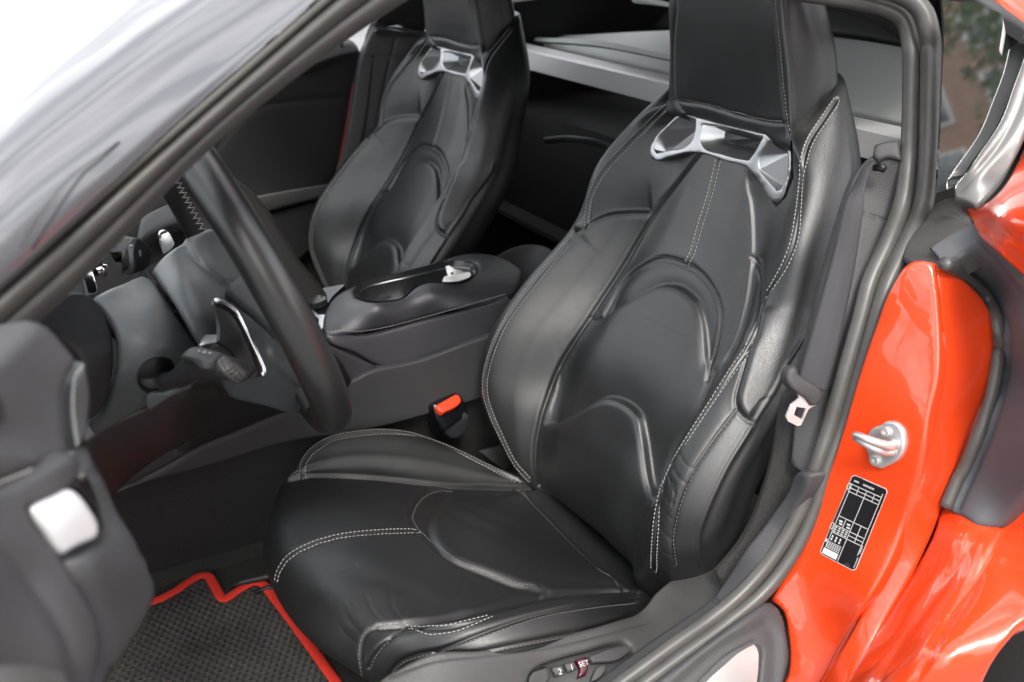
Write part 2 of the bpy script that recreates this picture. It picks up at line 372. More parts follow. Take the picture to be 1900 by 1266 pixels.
V = displace(V, F, [
 (C_IN, .0024, .0022, 0, 0, .02), (C_PAN_IN, .0045, .004, .003, .004, .022),
 (C_FRONT, .0022, .0022, .001, .001, .02),
 (C_POCK_O, .0024, .0020, -.002, .003, .010), (C_POCK_I, 0, .0020, .002, -.007, .05, .013),
 (C_REAR, .0026, .0022, -.002, .005, .02, .05), (C_OUT, .0024, .0022, 0, 0, .02),
 ([(705,1164),(750,1160),(806,1153),(858,1143),(920,1128),(1005,1108),(1100,1100),(1184,1098)], .004, .004, .003, .002, .018),
 (C_SIDE, .0022, .0020, .002, -.001, .01), (C_HEM, .0022, .0022, .002, -.004, .01),
 (C_COR1, .0016, .0020, .001, -.001, .012), (C_COR2, .0018, .0020, .001, .001, .012)])
N = normals(V, F)
V = soft_noise(V, N, [((40, 35, 30), .0009, (-.33, .40, .54), .16), ((110, 60, 20), .0003, (-.27, .50, .53), .09), ((40, 70, 10), .0004, (-.48, .37, .5), .12)])
V = displace(V, F, [(c, .0004, .0026, 0, 0, .01) for c in [
 [(640,1140),(655,1160),(668,1172)], [(632,1165),(650,1185),(664,1195)], [(655,1120),(672,1145),(690,1160)], [(680,1110),(692,1135),(712,1156)],
 [(725,1100),(728,1125),(745,1150)], [(830,1125),(850,1110),(862,1085)], [(560,1110),(600,1075),(660,1050)], [(980,1088),(1000,1085),(1012,1096)],[(985,1098),(1005,1092),(1020,1104)]]])
Vc, Fc = V, F; tree_cush = bvh(Vc, Fc)
# ------------------------------------------------------------------ headrest (front pad with side wings)
HH = [ # w,x,z  C, mid, front corner, side1, side2, back
 [(0,-.842,.938),(.05,-.842,.938),(.095,-.838,.936),(.103,-.845,.938),(.105,-.86,.95),(.09,-.885,.97)],
 [(0,-.822,.952),(.055,-.821,.952),(.106,-.812,.950),(.112,-.822,.952),(.113,-.85,.970),(.095,-.885,.98)],
 [(0,-.818,.975),(.055,-.816,.975),(.105,-.810,.975),(.111,-.820,.978),(.114,-.850,.99),(.10,-.885,1.0)],
 [(0,-.808,1.03),(.05,-.807,1.03),(.099,-.805,1.03),(.107,-.815,1.033),(.112,-.848,1.04),(.095,-.88,1.05)],
 [(0,-.798,1.09),(.048,-.797,1.09),(.094,-.795,1.09),(.100,-.805,1.092),(.104,-.824,1.10),(.09,-.86,1.11)],
 [(0,-.792,1.15),(.045,-.792,1.15),(.088,-.792,1.15),(.094,-.80,1.15),(.096,-.82,1.15),(.085,-.85,1.15)],
 [(0,-.80,1.185),(.043,-.80,1.185),(.08,-.80,1.18),(.088,-.81,1.18),(.09,-.825,1.18),(.08,-.85,1.18)],
 [(0,-.825,1.20),(.03,-.825,1.20),(.06,-.825,1.20),(.065,-.83,1.20),(.066,-.835,1.20),(.06,-.84,1.20)],
]
NU, NV = 150, 260
G = grid(mirror_rows(HH), NU, NV, True); V = G.reshape(-1, 3); F = grid_faces(NU, NV, True)
if normals(V, F)[(NU // 2) * NV + NV // 2 - 12] @ np.array([1, 0, 0]) < 0: F = grid_faces(NU, NV, True, True)
H_L = [(1252,-10),(1255,15),(1250,74),(1250,147),(1254,186),(1268,206)]
H_B = [(1255,187),(1311,196),(1366,213),(1421,226),(1456,229)]
H_R = [(1435,-10),(1437,15),(1443,74),(1450,147),(1456,203),(1463,250)]
V = displace(V, F, [(H_R, .0018, .0018, .001, .001, .01), (H_B, .0016, .002, .001, .001, .01), (H_L, .0016, .0018, .001, .001, .01)])
Vh, Fh = V, F; tree_head = bvh(Vh, Fh)

def cap(V, F, nv, nu):
    V = list(V); F = list(F)
    for base, rev in ((0, False), ((nu - 1) * nv, True)):
        c = np.mean(V[base:base + nv], axis=0); V.append(c); k = len(V) - 1
        for j in range(nv):
            a, b = base + j, base + (j + 1) % nv
            F.append((k, b, a) if not rev else (k, a, b))
    return V, F

# seat base: plastic side valance and frame under the cushion (the part that carries the rest)
# ------------------------------------------------------------------ helper: panels with a traced outline on a real curved surface
def densify(pts, step, corner=42, closed=True):
    P_ = [np.array(p[:2], float) for p in pts]; k = len(P_); out = []
    def tan(i):
        a, b, c = P_[(i - 1) % k], P_[i], P_[(i + 1) % k]
        u, v = b - a, c - b; lu, lv = np.linalg.norm(u), np.linalg.norm(v)
        ang = math.degrees(math.acos(np.clip(u @ v / max(lu * lv, 1e-9), -1, 1)))
        if ang > corner: return None
        t = u / lu * lv + v / lv * lu; return t / max(np.linalg.norm(t), 1e-9)
    for i in range(k if closed else k - 1):
        a, b = P_[i], P_[(i + 1) % k]; L = np.linalg.norm(b - a)
        if L < 1e-6: continue
        ta, tb = tan(i), tan((i + 1) % k)
        if not closed and i == 0: ta = None
        if not closed and i == k - 2: tb = None
        d = (b - a) / L; ta = d if ta is None else ta; tb = d if tb is None else tb
        n = max(1, int(L / step))
        for j in range(n):
            u = j / n; h = (2*u**3-3*u**2+1, u**3-2*u**2+u, -2*u**3+3*u**2, u**3-u**2)
            out.append(h[0] * a + h[1] * ta * L + h[2] * b + h[3] * tb * L)
    if not closed: out.append(P_[-1])
    return np.array(out)
def tps(ctrl):
    """ctrl: (px,py,kind,val) -> function depth(px array)"""
    X = np.array([c[:2] for c in ctrl], float) / 500; D = np.array([1 / depth_of(W(*c)) for c in ctrl])
    k = len(X)
    def U(r): return np.where(r > 1e-9, r * r * np.log(np.maximum(r, 1e-9)), 0)
    K = U(np.linalg.norm(X[:, None] - X[None], axis=2)) + np.eye(k) * 1e-5
    Pm = np.hstack([np.ones((k, 1)), X]); A = np.zeros((k + 3, k + 3)); A[:k, :k] = K; A[:k, k:] = Pm; A[k:, :k] = Pm.T
    sol = np.linalg.lstsq(A, np.concatenate([D, np.zeros(3)]), rcond=None)[0]
    def f(p):
        p = np.atleast_2d(p) / 500.0
        return 1 / (U(np.linalg.norm(p[:, None] - X[None], axis=2)) @ sol[:k] + sol[k] + p @ sol[k + 1:])
    return f
def unproj(p, d):
    p = np.atleast_2d(p); r = np.stack([(p[:, 0] - 950) / FPX, (p[:, 1] - 633) / FPX, np.ones(len(p))], 1) @ CR
    return CAMP + r * d[:, None]
def surf_pn(fn, p):
    p = np.atleast_2d(np.asarray(p, float)); A = unproj(p, fn(p)); e = 1.5
    B = unproj(p + [e, 0], fn(p + [e, 0])); C = unproj(p + [0, e], fn(p + [0, e]))
    n = np.cross(C - A, B - A); n /= np.maximum(np.linalg.norm(n, axis=1, keepdims=True), 1e-12)
    s = np.sign(np.einsum('ij,ij->i', n, CAMP - A)); return A, n * s[:, None]
def inside(pts, poly):
    x, y = pts[:, 0], pts[:, 1]; c = np.zeros(len(pts), bool); j = len(poly) - 1
    for i in range(len(poly)):
        xi, yi = poly[i]; xj, yj = poly[j]
        with np.errstate(divide='ignore', invalid='ignore'):
            c ^= ((yi > y) != (yj > y)) & (x < (xj - xi) * (y - yi) / (yj - yi + 1e-12) + xi)
        j = i
    return c
def panel(name, outline, ctrl, material, parent=None, g=14, r=.004, th=.012, holes=(), seams=(), corner=42, fn=None, bump=None, exact=False):
    """a solid sheet: traced outline, curved front surface, rolled edge of radius r, thickness th; seams = (px line, depth, width, bulge left, bulge right, reach)"""
    fn = fn or tps(ctrl); O = densify(outline, g * .8, corner); HO = [densify(h, g * .6, corner) for h in holes]
    dm = float(np.mean(fn(O))); rp = r / dm * FPX; tiny = rp < 2.6
    loops = [O] + HO; pts = [p for L in loops for p in L]; n0 = len(pts)
    edges = []; b = 0
    for L in loops:
        edges += [(b + i, b + (i + 1) % len(L)) for i in range(len(L))]; b += len(L)
    closed = [np.vstack([L, L[:1]]) for L in loops]
    def dist(q):
        return np.min([seg_dist(q, c)[0] for c in closed], axis=0)
    def isin(q):
        m_ = inside(q, O)
        for h in HO: m_ &= ~inside(q, h)
        return m_
    lo, hi = O.min(0), O.max(0); cand = []
    gx = np.arange(lo[0], hi[0], g); gy = np.arange(lo[1], hi[1], g * .87)
    XX, YY = np.meshgrid(gx, gy); XX = XX + (np.arange(len(gy))[:, None] % 2) * g / 2
    q = np.stack([XX.ravel(), YY.ravel()], 1); q = q[isin(q)]
    if len(q): q = q[dist(q) > rp * 1.25 + g * .3]
    sl_ = [densify(s[0], g * .7, 60, False) for s in seams]
    extra = []
    for s, L in zip(seams, sl_):
        wp = s[2] / dm * FPX; t = np.gradient(L, axis=0); t /= np.maximum(np.linalg.norm(t, axis=1, keepdims=True), 1e-9); nn = np.stack([-t[:, 1], t[:, 0]], 1)
        offs = [0, .6, -.6, 1.3, -1.3, 2.4, -2.4]
        if s[3] or s[4]: offs += [4.5, -4.5, 8, -8]
        for o in offs: extra.append(L + nn * o * wp)
        if len(q): q = q[seg_dist(q, L)[0] > wp * 3]
    for L, ls in zip(loops, [1] + [-1] * len(HO)):
        t = np.roll(L, -1, 0) - np.roll(L, 1, 0); t /= np.maximum(np.linalg.norm(t, axis=1, keepdims=True), 1e-9); nn = np.stack([-t[:, 1], t[:, 0]], 1)
        for fr in (() if tiny else (.12, .35, .65, 1.0)):
            for sg in (1, -1):
                e = L + nn * sg * rp * fr; e = e[isin(e)]
                if len(e): e = e[dist(e) > rp * fr * .93]
                if len(e): extra.append(e)
    if extra:
        e = np.vstack(extra); e = e[isin(e)]
        if len(e): e = e[dist(e) > min(rp * .08, 1)]; q = np.vstack([q, e]) if len(q) else e
    if len(q):  # thin out near-duplicates
        key = np.round(q / .9).astype(int); _, ui = np.unique(key, axis=0, return_index=True); q = q[np.sort(ui)]
    allp = pts + [tuple(v) for v in q]
    res = delaunay_2d_cdt([Vector((float(a[0]), float(a[1]))) for a in allp], edges, [], 0, 1e-4)
    P2 = np.array([tuple(v) for v in res[0]]); T = np.array([t for t in res[2] if len(t) == 3]); cen = P2[T].mean(1); T = T[isin(cen)]
    A, Nn = surf_pn(fn, P2); dd = dist(P2); dw = dd / FPX * fn(P2)
    drop = np.zeros(len(dw)) if tiny else np.where(dw < r, r - np.sqrt(np.maximum(r * r - (r - dw) ** 2, 0)), 0)
    H = -drop
    for s, L in zip(seams, sl_):
        d, t, bi = seg_dist(P2, L); d = d / FPX * fn(P2)
        H -= s[1] * np.exp(-(d / s[2]) ** 2)
        if s[3] or s[4]:
            a = L[bi]; ab = L[bi + 1] - a; ap = P2 - a; sg = ab[:, 0] * ap[:, 1] - ab[:, 1] * ap[:, 0]
            H += np.where(sg > 0, s[4], s[3]) * np.exp(-(d / s[5]) ** 1.5) * (1 - np.exp(-(d / s[2]) ** 2))
    if bump is not None: H += bump(P2, A)
    V_ = A + Nn * H[:, None]; k = len(V_)
    # boundary = edges used once
    cnt = {}
    # consistent winding facing the camera
    fl = []
    for a, b_, c in T:
        nrm = np.cross(V_[b_] - V_[a], V_[c] - V_[a]); fl.append((a, b_, c) if nrm @ (CAMP - V_[a]) > 0 else (a, c, b_))
    for f in fl:
        for e in ((f[0], f[1]), (f[1], f[2]), (f[2], f[0])): cnt[e] = 1
    bd = [e for e in cnt if (e[1], e[0]) not in cnt]
    ids = sorted({v for e in bd for v in e}); back = V_ - Nn * th
    if tiny:   # hard edge: the rim gets its own corners
        m1 = {v: k + i for i, v in enumerate(ids)}; mp = {v: k + len(ids) + i for i, v in enumerate(ids)}; V2 = np.vstack([V_, V_[ids], back[ids]])
    else:
        m1 = {v: v for v in ids}; mp = {v: k + i for i, v in enumerate(ids)}; V2 = np.vstack([V_, back[ids]])
    base = len(V2)
    V2 = np.vstack([V2, back]) if th > .003 else V2
    F_ = list(fl) + [(m1[e[1]], m1[e[0]], mp[e[0]], mp[e[1]]) for e in bd]
    if th > .003: F_ += [(base + c, base + b_, base + a) for a, b_, c in fl]
    o = mesh_obj(name, V2, F_, material, parent)
    return o
def panel_stitch(name, pxs, ctrl, material, parent, offs=(0,), fn=None, **kw):
    fn = fn or tps(ctrl); q = densify(pxs, 6, 60, False); A, Nn = surf_pn(fn, q)
    stitches(name, [(offset_line(A, Nn, o) + Nn * .0003, Nn) for o in offs], material, parent, **kw)
def sweep(name, path, radii, material, parent=None, n=16, closed=False, step=.008, flat=1.0, up=None, prof=None, ends=True):
    """tube along a 3D path; radii per control point; flat squashes it along the local side axis; prof = list of (a,b) profile points"""
    path = np.asarray(path, float); rad = np.asarray(radii, float) * np.ones(len(path))
    Q = np.hstack([path, rad[:, None]]); Q = arclen(Q, step, closed); P_ = Q[:, :3]; R_ = Q[:, 3]
    T = (np.roll(P_, -1, 0) - np.roll(P_, 1, 0)) if closed else np.gradient(P_, axis=0)
    T /= np.maximum(np.linalg.norm(T, axis=1, keepdims=True), 1e-9)
    u = np.array(up if up is not None else (0, 0, 1.0)); V_, F_ = [], []
    if prof is None: prof = [(math.cos(a) * flat, math.sin(a)) for a in np.linspace(0, 2 * math.pi, n, endpoint=False)]
    n = len(prof)
    for p, t, rr in zip(P_, T, R_):
        if callable(up): u = up(p)
        a = np.cross(t, u); a /= max(np.linalg.norm(a), 1e-9); b = np.cross(a, t)
        for (c, s) in prof: V_.append(p + (a * c + b * s) * rr)
    k = len(P_)
    for i in range(k if closed else k - 1):
        for j in range(n):
            F_.append((i * n + j, i * n + (j + 1) % n, ((i + 1) % k) * n + (j + 1) % n, ((i + 1) % k) * n + j))
    if not closed and ends:
        F_.append(tuple(range(n))[::-1]); F_.append(tuple((k - 1) * n + j for j in range(n)))
    o = mesh_obj(name, V_, F_, material, parent)
    bm = bmesh.new(); bm.from_mesh(o.data); bmesh.ops.recalc_face_normals(bm, faces=bm.faces); bm.to_mesh(o.data); bm.free()
    return o
def loft(name, rows, nu, nv, material, parent=None, th=.0, closed_v=False):
    G_ = grid(rows, nu, nv, closed_v); V_ = G_.reshape(-1, 3); F_ = grid_faces(nu, nv, closed_v)
    o = mesh_obj(name, V_, F_, material, parent)
    if th:
        md = o.modifiers.new('thickness', 'SOLIDIFY'); md.thickness = th; md.offset = 0
    return o
def box(name, c, size, material, parent=None, rot=None, bev=.002):
    bm = bmesh.new(); bmesh.ops.create_cube(bm, size=1)
    for v in bm.verts: v.co = Vector((v.co.x * size[0], v.co.y * size[1], v.co.z * size[2]))
    if bev: bmesh.ops.bevel(bm, geom=bm.edges[:], offset=bev, segments=3, affect='EDGES', profile=.6)
    if rot is not None: bmesh.ops.rotate(bm, cent=(0, 0, 0), matrix=rot, verts=bm.verts)
    bmesh.ops.translate(bm, vec=Vector(c), verts=bm.verts)
    me = bpy.data.meshes.new(name); bm.to_mesh(me); bm.free(); me.materials.append(material)
    me.polygons.foreach_set('use_smooth', [True] * len(me.polygons))
    o = bpy.data.objects.new(name, me); COL.objects.link(o)
    if parent: o.parent = parent
    return o
def join_into(o, others):
    """merge the meshes of others into o (one mesh, first material kept for each)"""
    bm = bmesh.new(); bm.from_mesh(o.data)
    for x in others:
        i = len(o.data.materials)
        mt = x.data.materials[0]
        if mt.name in [q.name for q in o.data.materials]: i = [q.name for q in o.data.materials].index(mt.name)
        else: o.data.materials.append(mt)
        b2 = bmesh.new(); b2.from_mesh(x.data)
        for f in b2.faces: f.material_index = i
        tmp = bpy.data.meshes.new('t'); b2.to_mesh(tmp); b2.free(); bm.from_mesh(tmp); bpy.data.meshes.remove(tmp)
        me = x.data; bpy.data.objects.remove(x); bpy.data.meshes.remove(me)
    bm.to_mesh(o.data); bm.free(); return o
def text_on(name, s, px, py, fn, size, angle, material, parent, lift=.0006, flip=False, sx=1.0):
    """lettering laid on a panel surface; angle in degrees in the image, size = cap height in metres"""
    c = bpy.data.curves.new(name, 'FONT'); c.body = s; c.size = size / .7; c.extrude = .0001; c.align_x = 'CENTER'; c.align_y = 'CENTER'
    t = bpy.data.objects.new(name, c); COL.objects.link(t)
    bpy.context.view_layer.update(); me = bpy.data.meshes.new_from_object(t.evaluated_get(bpy.context.evaluated_depsgraph_get()))
    bpy.data.objects.remove(t)
    A, Nn = surf_pn(fn, (px, py)); a = math.radians(angle); B, _ = surf_pn(fn, (px + 5 * math.cos(a), py + 5 * math.sin(a)))
    n = Nn[0]; x = B[0] - A[0]; x -= n * (x @ n); x /= np.linalg.norm(x); y = np.cross(n, x)
    for v in me.vertices:
        co = A[0] + x * v.co.x * sx + y * v.co.y + n * (lift + v.co.z); v.co = Vector(co)
    me.materials.clear(); me.materials.append(material)
    o = bpy.data.objects.new(name, me); COL.objects.link(o); o.parent = parent
    return o

# ------------------------------------------------------------------ more materials
M['plastic'] = mat('charcoal_grained_plastic', (.042, .042, .044), .55, bump=[('vor', 520, .00025, .5), ('noise', 600, .0002, .3)])
M['plastic_dark'] = mat('dark_grained_plastic', (.016, .016, .017), .5, bump=[('vor', 520, .0002, .4)])
M['plastic_light'] = mat('grey_side_plastic', (.048, .047, .046), .5, bump=[('vor', 700, .0002, .5), ('noise', 900, .0002, .4)])
M['soft_dash'] = mat('soft_grey_dash_skin', (.055, .061, .062), .38, bump=[('vor', 600, .0002, .3)])
M['knee'] = mat('brown_grey_knee_panel', (.032, .026, .025), .33, bump=[('noise', 500, .0001, .2)])
M['console_leather'] = mat('console_leather', (.032, .032, .038), .42, spec=.7, bump=[('vor', 620, .0002, .5), ('noise', 800, .0002, .3)])
M['gloss'] = mat('gloss_black_trim', (.006, .006, .008), .1, spec=.6)
M['black'] = mat('matt_black', (.004, .004, .004), .7)
M['rubber'] = mat('door_seal_rubber', (.055, .054, .050), .40, bump=[('noise', 260, .0003, .25)], var=(40, .25, (.085, .082, .076)))
M['pillar'] = mat('dark_gloss_pillar_paint', (.15, .15, .16), .22, metal=.7, coat=1, coat_r=.06, rvar=(5, .2, .36))
M['paint'] = mat('orange_red_paint', (.66, .048, .008), .32, coat=1, coat_r=.03, spec=.4, bump=[('noise', 700, .00005, .25)])
M['tongue'] = mat('pale_tongue_metal', (.62, .62, .62), .35, metal=.5)
M['cast'] = mat('cast_grey_metal', (.62, .61, .60), .42, metal=.85, bump=[('noise', 220, .0006, .4)], var=(60, .2, (.72, .71, .70)))
M['trim'] = mat('satin_window_trim', (.13, .13, .128), .38, metal=.2)
M['alu'] = mat('brushed_aluminium', (.75, .75, .76), .34, metal=1, bump=[('noise', 500, .0001, .2)])
M['handle'] = mat('satin_chrome_handle', (.55, .55, .56), .4, metal=.4)
M['chrome'] = mat('chrome', (.8, .8, .82), .08, metal=1)
M['bar'] = mat('silver_painted_brace', (.62, .63, .63), .45, metal=.2, coat=.3)
M['carpet'] = mat('black_carpet', (.022, .022, .022), .95, bump=[('noise', 900, .002, 1), ('noise', 300, .002, .6)], var=(300, .3, (.042, .042, .041)))
M['webbing'] = mat('seat_belt_webbing', (.05, .05, .055), .75, spec=.25, bump=[('vor', 900, .0002, .5)])
M['sleeve'] = mat('buckle_fabric', (.022, .022, .028), .9, bump=[('noise', 900, .001, 1)])
M['red_plastic'] = mat('red_buckle_button', (.75, .06, .02), .35)
M['mat_red'] = mat('red_mat_edging', (.75, .035, .02), .8, bump=[('noise', 700, .0006, .8), ('vor', 500, .0004, .6)])
M['cover'] = mat('grey_luggage_cover', (.42, .45, .43), .7, bump=[('noise', 600, .0004, .5)])
M['paper'] = mat('white_receipt_paper', (.8, .8, .78), .8)
M['sticker'] = mat('black_sticker', (.008, .008, .009), .35)
M['white_ink'] = mat('white_print', (.5, .5, .5), .6)
M['stiff'] = mat('burgundy_button', (.06, .006, .012), .25)
M['tyre'] = mat('tyre_rubber', (.007, .007, .007), .7, bump=[('noise', 200, .001, .5)])

# ================================================================== SEAT assembly (sub-parts of one seat)
def flat_ctrl(kind, v, pts): return [(p[0], p[1], kind, v) for p in pts]
valance_ctrl = [(700,1266,'y',.585),(806,1216,'y',.598),(968,1200,'y',.612),(1142,1156,'y',.606),(1188,1140,'y',.590),(1300,1062,'y',.605),(1390,1020,'y',.615),(1000,1290,'y',.640),(1160,1215,'y',.640),(1300,1130,'y',.65),(700,1330,'y',.61)]
valance_out = [(690,1300),(700,1268),(740,1240),(806,1211),(895,1206),(968,1191),(1079,1169),(1142,1151),(1188,1134),(1215,1100),(1260,1066),(1310,1052),(1370,1030),(1420,1010),(1400,1060),(1300,1160),(1180,1260),(1100,1340),(900,1340)]
REC = [(980,1266),(985,1250),(1000,1238),(1040,1222),(1090,1207),(1140,1192),(1160,1191),(1172,1200),(1176,1214),(1150,1245),(1110,1290),(985,1310)]
seat = panel('driver_seat', valance_out, valance_ctrl, M['plastic_light'], car, g=12, r=.004, th=.02, holes=[REC],
             seams=[([(722,1256),(800,1228),(900,1216),(1000,1204),(1100,1182),(1190,1158)], .0006, .002, 0, .0015, .02)])
seat.name = 'seat'
pl = tps(valance_ctrl)
rec_fn = lambda p: pl(p) + .014
recess = panel('switch_recess', [(975,1270),(980,1246),(1000,1233),(1090,1202),(1145,1187),(1170,1190),(1184,1212),(1150,1255),(1100,1310),(980,1330)], None, M['plastic_dark'], seat, g=10, r=.001, th=.004, fn=rec_fn)
V, F = cap(list(Vb), list(Fb), 600, 460)
backrest = mesh_obj('backrest', V, F, M['leather'], seat)
cushion = mesh_obj('cushion', Vc, Fc, M['leather'], seat)
V, F = cap(list(Vh), list(Fh), 260, 150)
headrest = mesh_obj('headrest', V, F, M['leather'], seat)
rows = []
D2 = .0034
for pl_ in (S_IN_LOW, S_IN_UP, S_CTR, S_OUT_UP, S_OUT_LOW): rows += seam_rows(tree_back, pl_, (-D2, D2))
for pl_ in (C_IN, C_FRONT, C_OUT): rows += seam_rows(tree_cush, pl_, (-D2, D2))
for i_ in range(0, len(rows), 2): stitches('stitching', rows[i_:i_ + 2], M['thread'], seat)
rows = []
for pl_, o in ((S_ARCH_OUT, -.0022), (S_SIDE2, -.0022)): rows += seam_rows(tree_back, pl_, (o,))
for pl_, o in ((C_SIDE, .0022), (C_HEM, .0022), (C_POCK_O, -.0022), (C_COR1, -.0022), (C_COR2, .0020), (C_REAR, .002)): rows += seam_rows(tree_cush, pl_, (o,))
for r_ in rows: stitches('stitching', [r_], M['thread_dark'], seat, wd=.0009)
rows = []
for pl_, o in ((H_L, -.002), (H_B, -.002), (H_R, -.002)): rows += seam_rows(tree_head, pl_, (o,))
for r_ in rows: stitches('stitching', [r_], M['thread'], seat, wd=.0008, L=.003)

# silver grille between headrest and backrest
tr_ctrl = [(1261,209,'y',.268),(1461,260,'y',.472),(1208,296,'y',.255),(1440,376,'y',.485),(1297,284,'y',.305),(1381,310,'y',.435),(1339,230,'y',.37)]
_f0 = tps(tr_ctrl)
for _c in tr_ctrl: pass
def on_tree(px, py, lift=.004):
    h = cast(tree_back, px, py); return depth_of(h[0] + h[1] * lift) if h is not None else None
tc2 = []
for (x, y) in [(1265,214),(1455,265),(1214,292),(1436,365),(1345,262)]:
    d_ = on_tree(x, y, .012); 
    if d_: tc2.append((x, y, 'd', d_))
trim_fn = tps(tc2)
T_OUT = [(1261,209),(1300,219),(1340,230),(1400,244),(1455,258),(1463,262),(1465,275),(1463,328),(1459,343),(1445,374),(1439,377),(1433,374),(1412,345),(1393,319),(1381,309),(1349,300),(1297,284),(1283,283),(1240,292),(1217,298),(1209,296),(1206,288),(1207,270),(1214,256),(1236,232)]
T_MID = [(1303,231),(1330,234),(1370,243),(1414,256),(1400,282),(1389,297),(1370,294),(1335,284),(1308,275),(1302,266)]
T_LW = [(1266,213),(1290,222),(1288,246),(1282,262),(1273,271),(1240,279),(1219,284),(1214,277),(1219,259),(1240,236)]
T_RW = [(1427,264),(1445,265),(1459,268),(1460,290),(1457,333),(1447,352),(1441,353),(1424,333),(1408,310),(1408,292),(1418,276)]
grille = panel('vent_grille', T_OUT, None, M['satin'], seat, g=7, r=.0018, th=.009, holes=[T_MID, T_LW, T_RW], fn=trim_fn)
def dish(name, rim, deep, dd, material, parent, fn, soft=0):
    L = densify(rim, 4, 42); A, Nn = surf_pn(fn, L); A = A - Nn * .0012
    c, cn = surf_pn(fn, np.array(deep, float)); c = c - cn * dd
    V_ = list(A); F_ = []; k = len(A); m_ = len(c)
    # connect rim to a deep ridge polyline (1 or 2 points)
    V_ += list(c)
    near = [int(np.argmin(np.linalg.norm(np.array(deep, float) - p, axis=1))) for p in L]
    for i in range(k):
        j = (i + 1) % k
        if near[i] == near[j]: F_.append((i, j, k + near[i]))
        else: F_.append((i, j, k + near[j], k + near[i]))
    o = mesh_obj(name, V_, F_, material, parent, smooth=False); return o
dish('wing_recess', T_LW, [(1283,236),(1226,281)], .013, M['satin'], grille if False else seat, trim_fn)
dish('wing_recess', T_RW, [(1452,284),(1443,350)], .013, M['satin'], seat, trim_fn)
L = densify(T_MID, 4, 42); A, Nn = surf_pn(trim_fn, L); cen = np.array([[1357,262]]); k = len(L)
L2 = cen + (L - cen) * np.array([[.72, .55]]) + np.array([[6, -7]]); A2, N2 = surf_pn(trim_fn, L2)
V = list(A - Nn * .001) + list(A2 - N2 * .020); F = [(i, (i + 1) % k, k + (i + 1) % k, k + i) for i in range(k)]
mesh_obj('belt_slot_wall', V, F, M['satin'], seat, smooth=False)
V = list(A2 - N2 * .020); F = [tuple(range(k))]
mesh_obj('belt_slot', V, F, M['slot'], seat, smooth=False)
# memory buttons in the recess
btn_fn = lambda p: pl(p) + .006
def button(out, material, lab=None):
    o = panel('memory_button', out, None, material, seat, g=6, r=.002, th=.010, fn=btn_fn)
    if lab: o['label'] = lab
    return o
button([(1024,1239),(1044,1233),(1050,1249),(1031,1256)], M['plastic_light'], 'small grey memory button marked 2')
button([(1047,1232),(1066,1226),(1071,1241),(1054,1248)], M['plastic_light'], 'small grey memory button marked 1')
button([(1069,1224),(1088,1218),(1093,1235),(1088,1252),(1072,1258),(1076,1243)], M['stiff'], 'small burgundy memory button marked SET')
button([(1093,1217),(1150,1198),(1166,1196),(1172,1206),(1150,1222),(1100,1230)], M['plastic'], 'long grey seat position switch')
button([(1112,1235),(1124,1231),(1127,1243),(1108,1262),(1094,1266)], M['plastic_light'], 'angular grey seat switch')
button([(982,1262),(990,1247),(1016,1238),(1022,1256),(1010,1275),(985,1280)], M['plastic'], 'long grey seat position switch')
text_on('lettering', '2', 1039, 1247, btn_fn, .006, -16, M['white_ink'], seat)
text_on('lettering', '1', 1061, 1239, btn_fn, .006, -16, M['white_ink'], seat)
text_on('lettering', 'SET', 1083, 1232, btn_fn, .005, -16, M['white_ink'], seat)

# ------------------------------------------------------------------ passenger seat: the same seat copied across the car
def copy_part(o, parent, off):
    c = o.copy(); COL.objects.link(c); c.parent = parent; c.location = o.location + Vector(off); return c
seat['label'] = 'driver seat in black leather nearest the open door'
seat2 = copy_part(seat, car, (0, -.74, 0)); seat2['label'] = 'passenger seat in black leather beyond the centre console'
for chd in list(seat.children):
    c = chd.copy(); COL.objects.link(c); c.parent = seat2
# ================================================================== CABIN
def rad_at(px, P_): return px * depth_of(P_) / FPX
def quad_sheet(name, pts, material, parent, th=.006):
    c = np.mean(pts, 0); n = np.cross(np.array(pts[1]) - pts[0], np.array(pts[3]) - pts[0]); n /= np.linalg.norm(n)
    if n @ (CAMP - c) < 0: n = -n
    V_ = [np.array(p) for p in pts] + [np.array(p) - n * th for p in pts]; k = len(pts)
    F_ = [tuple(range(k)), tuple(range(2 * k - 1, k - 1, -1))] + [(i, k + i, k + (i + 1) % k, (i + 1) % k) for i in range(k)]
    o = mesh_obj(name, V_, F_, material, parent, smooth=False)
    bm = bmesh.new(); bm.from_mesh(o.data); bmesh.ops.recalc_face_normals(bm, faces=bm.faces); bm.to_mesh(o.data); bm.free(); return o
# carpeted floor pan and tunnel in one piece
def extr(name, prof, x0, x1, material, parent, th=.01, nx=2):
    """profile in (y,z), extruded along the car"""
    V_, F_ = [], []; k = len(prof)
    for i in range(nx):
        x = x0 + (x1 - x0) * i / (nx - 1)
        V_ += [(x, y, z) for y, z in prof]
    for i in range(nx - 1):
        for j in range(k - 1): F_.append((i*k+j, i*k+j+1, (i+1)*k+j+1, (i+1)*k+j))
    o = mesh_obj(name, V_, F_, material, parent, smooth=False)
    md = o.modifiers.new('thickness', 'SOLIDIFY'); md.thickness = th; md.offset = 0; return o
extr('carpet', [(.66,.47),(.65,.36),(.62,.335),(.05,.335),(.03,.35),(.095,.54),(-.095,.54),(-.03,.35),(-.05,.335),(-.62,.335),(-.65,.36),(-.66,.47)], -1.0, .5, M['carpet'], car)
extr('rear_bulkhead', [(-.66,.60),(.66,.60)], -.98, -1.02, M['carpet'], car)
quad_sheet('rear_bulkhead', [(-1.0,-.70,.33),(-1.0,.70,.33),(-1.06,.70,.80),(-1.06,-.70,.80)], M['black'], car)
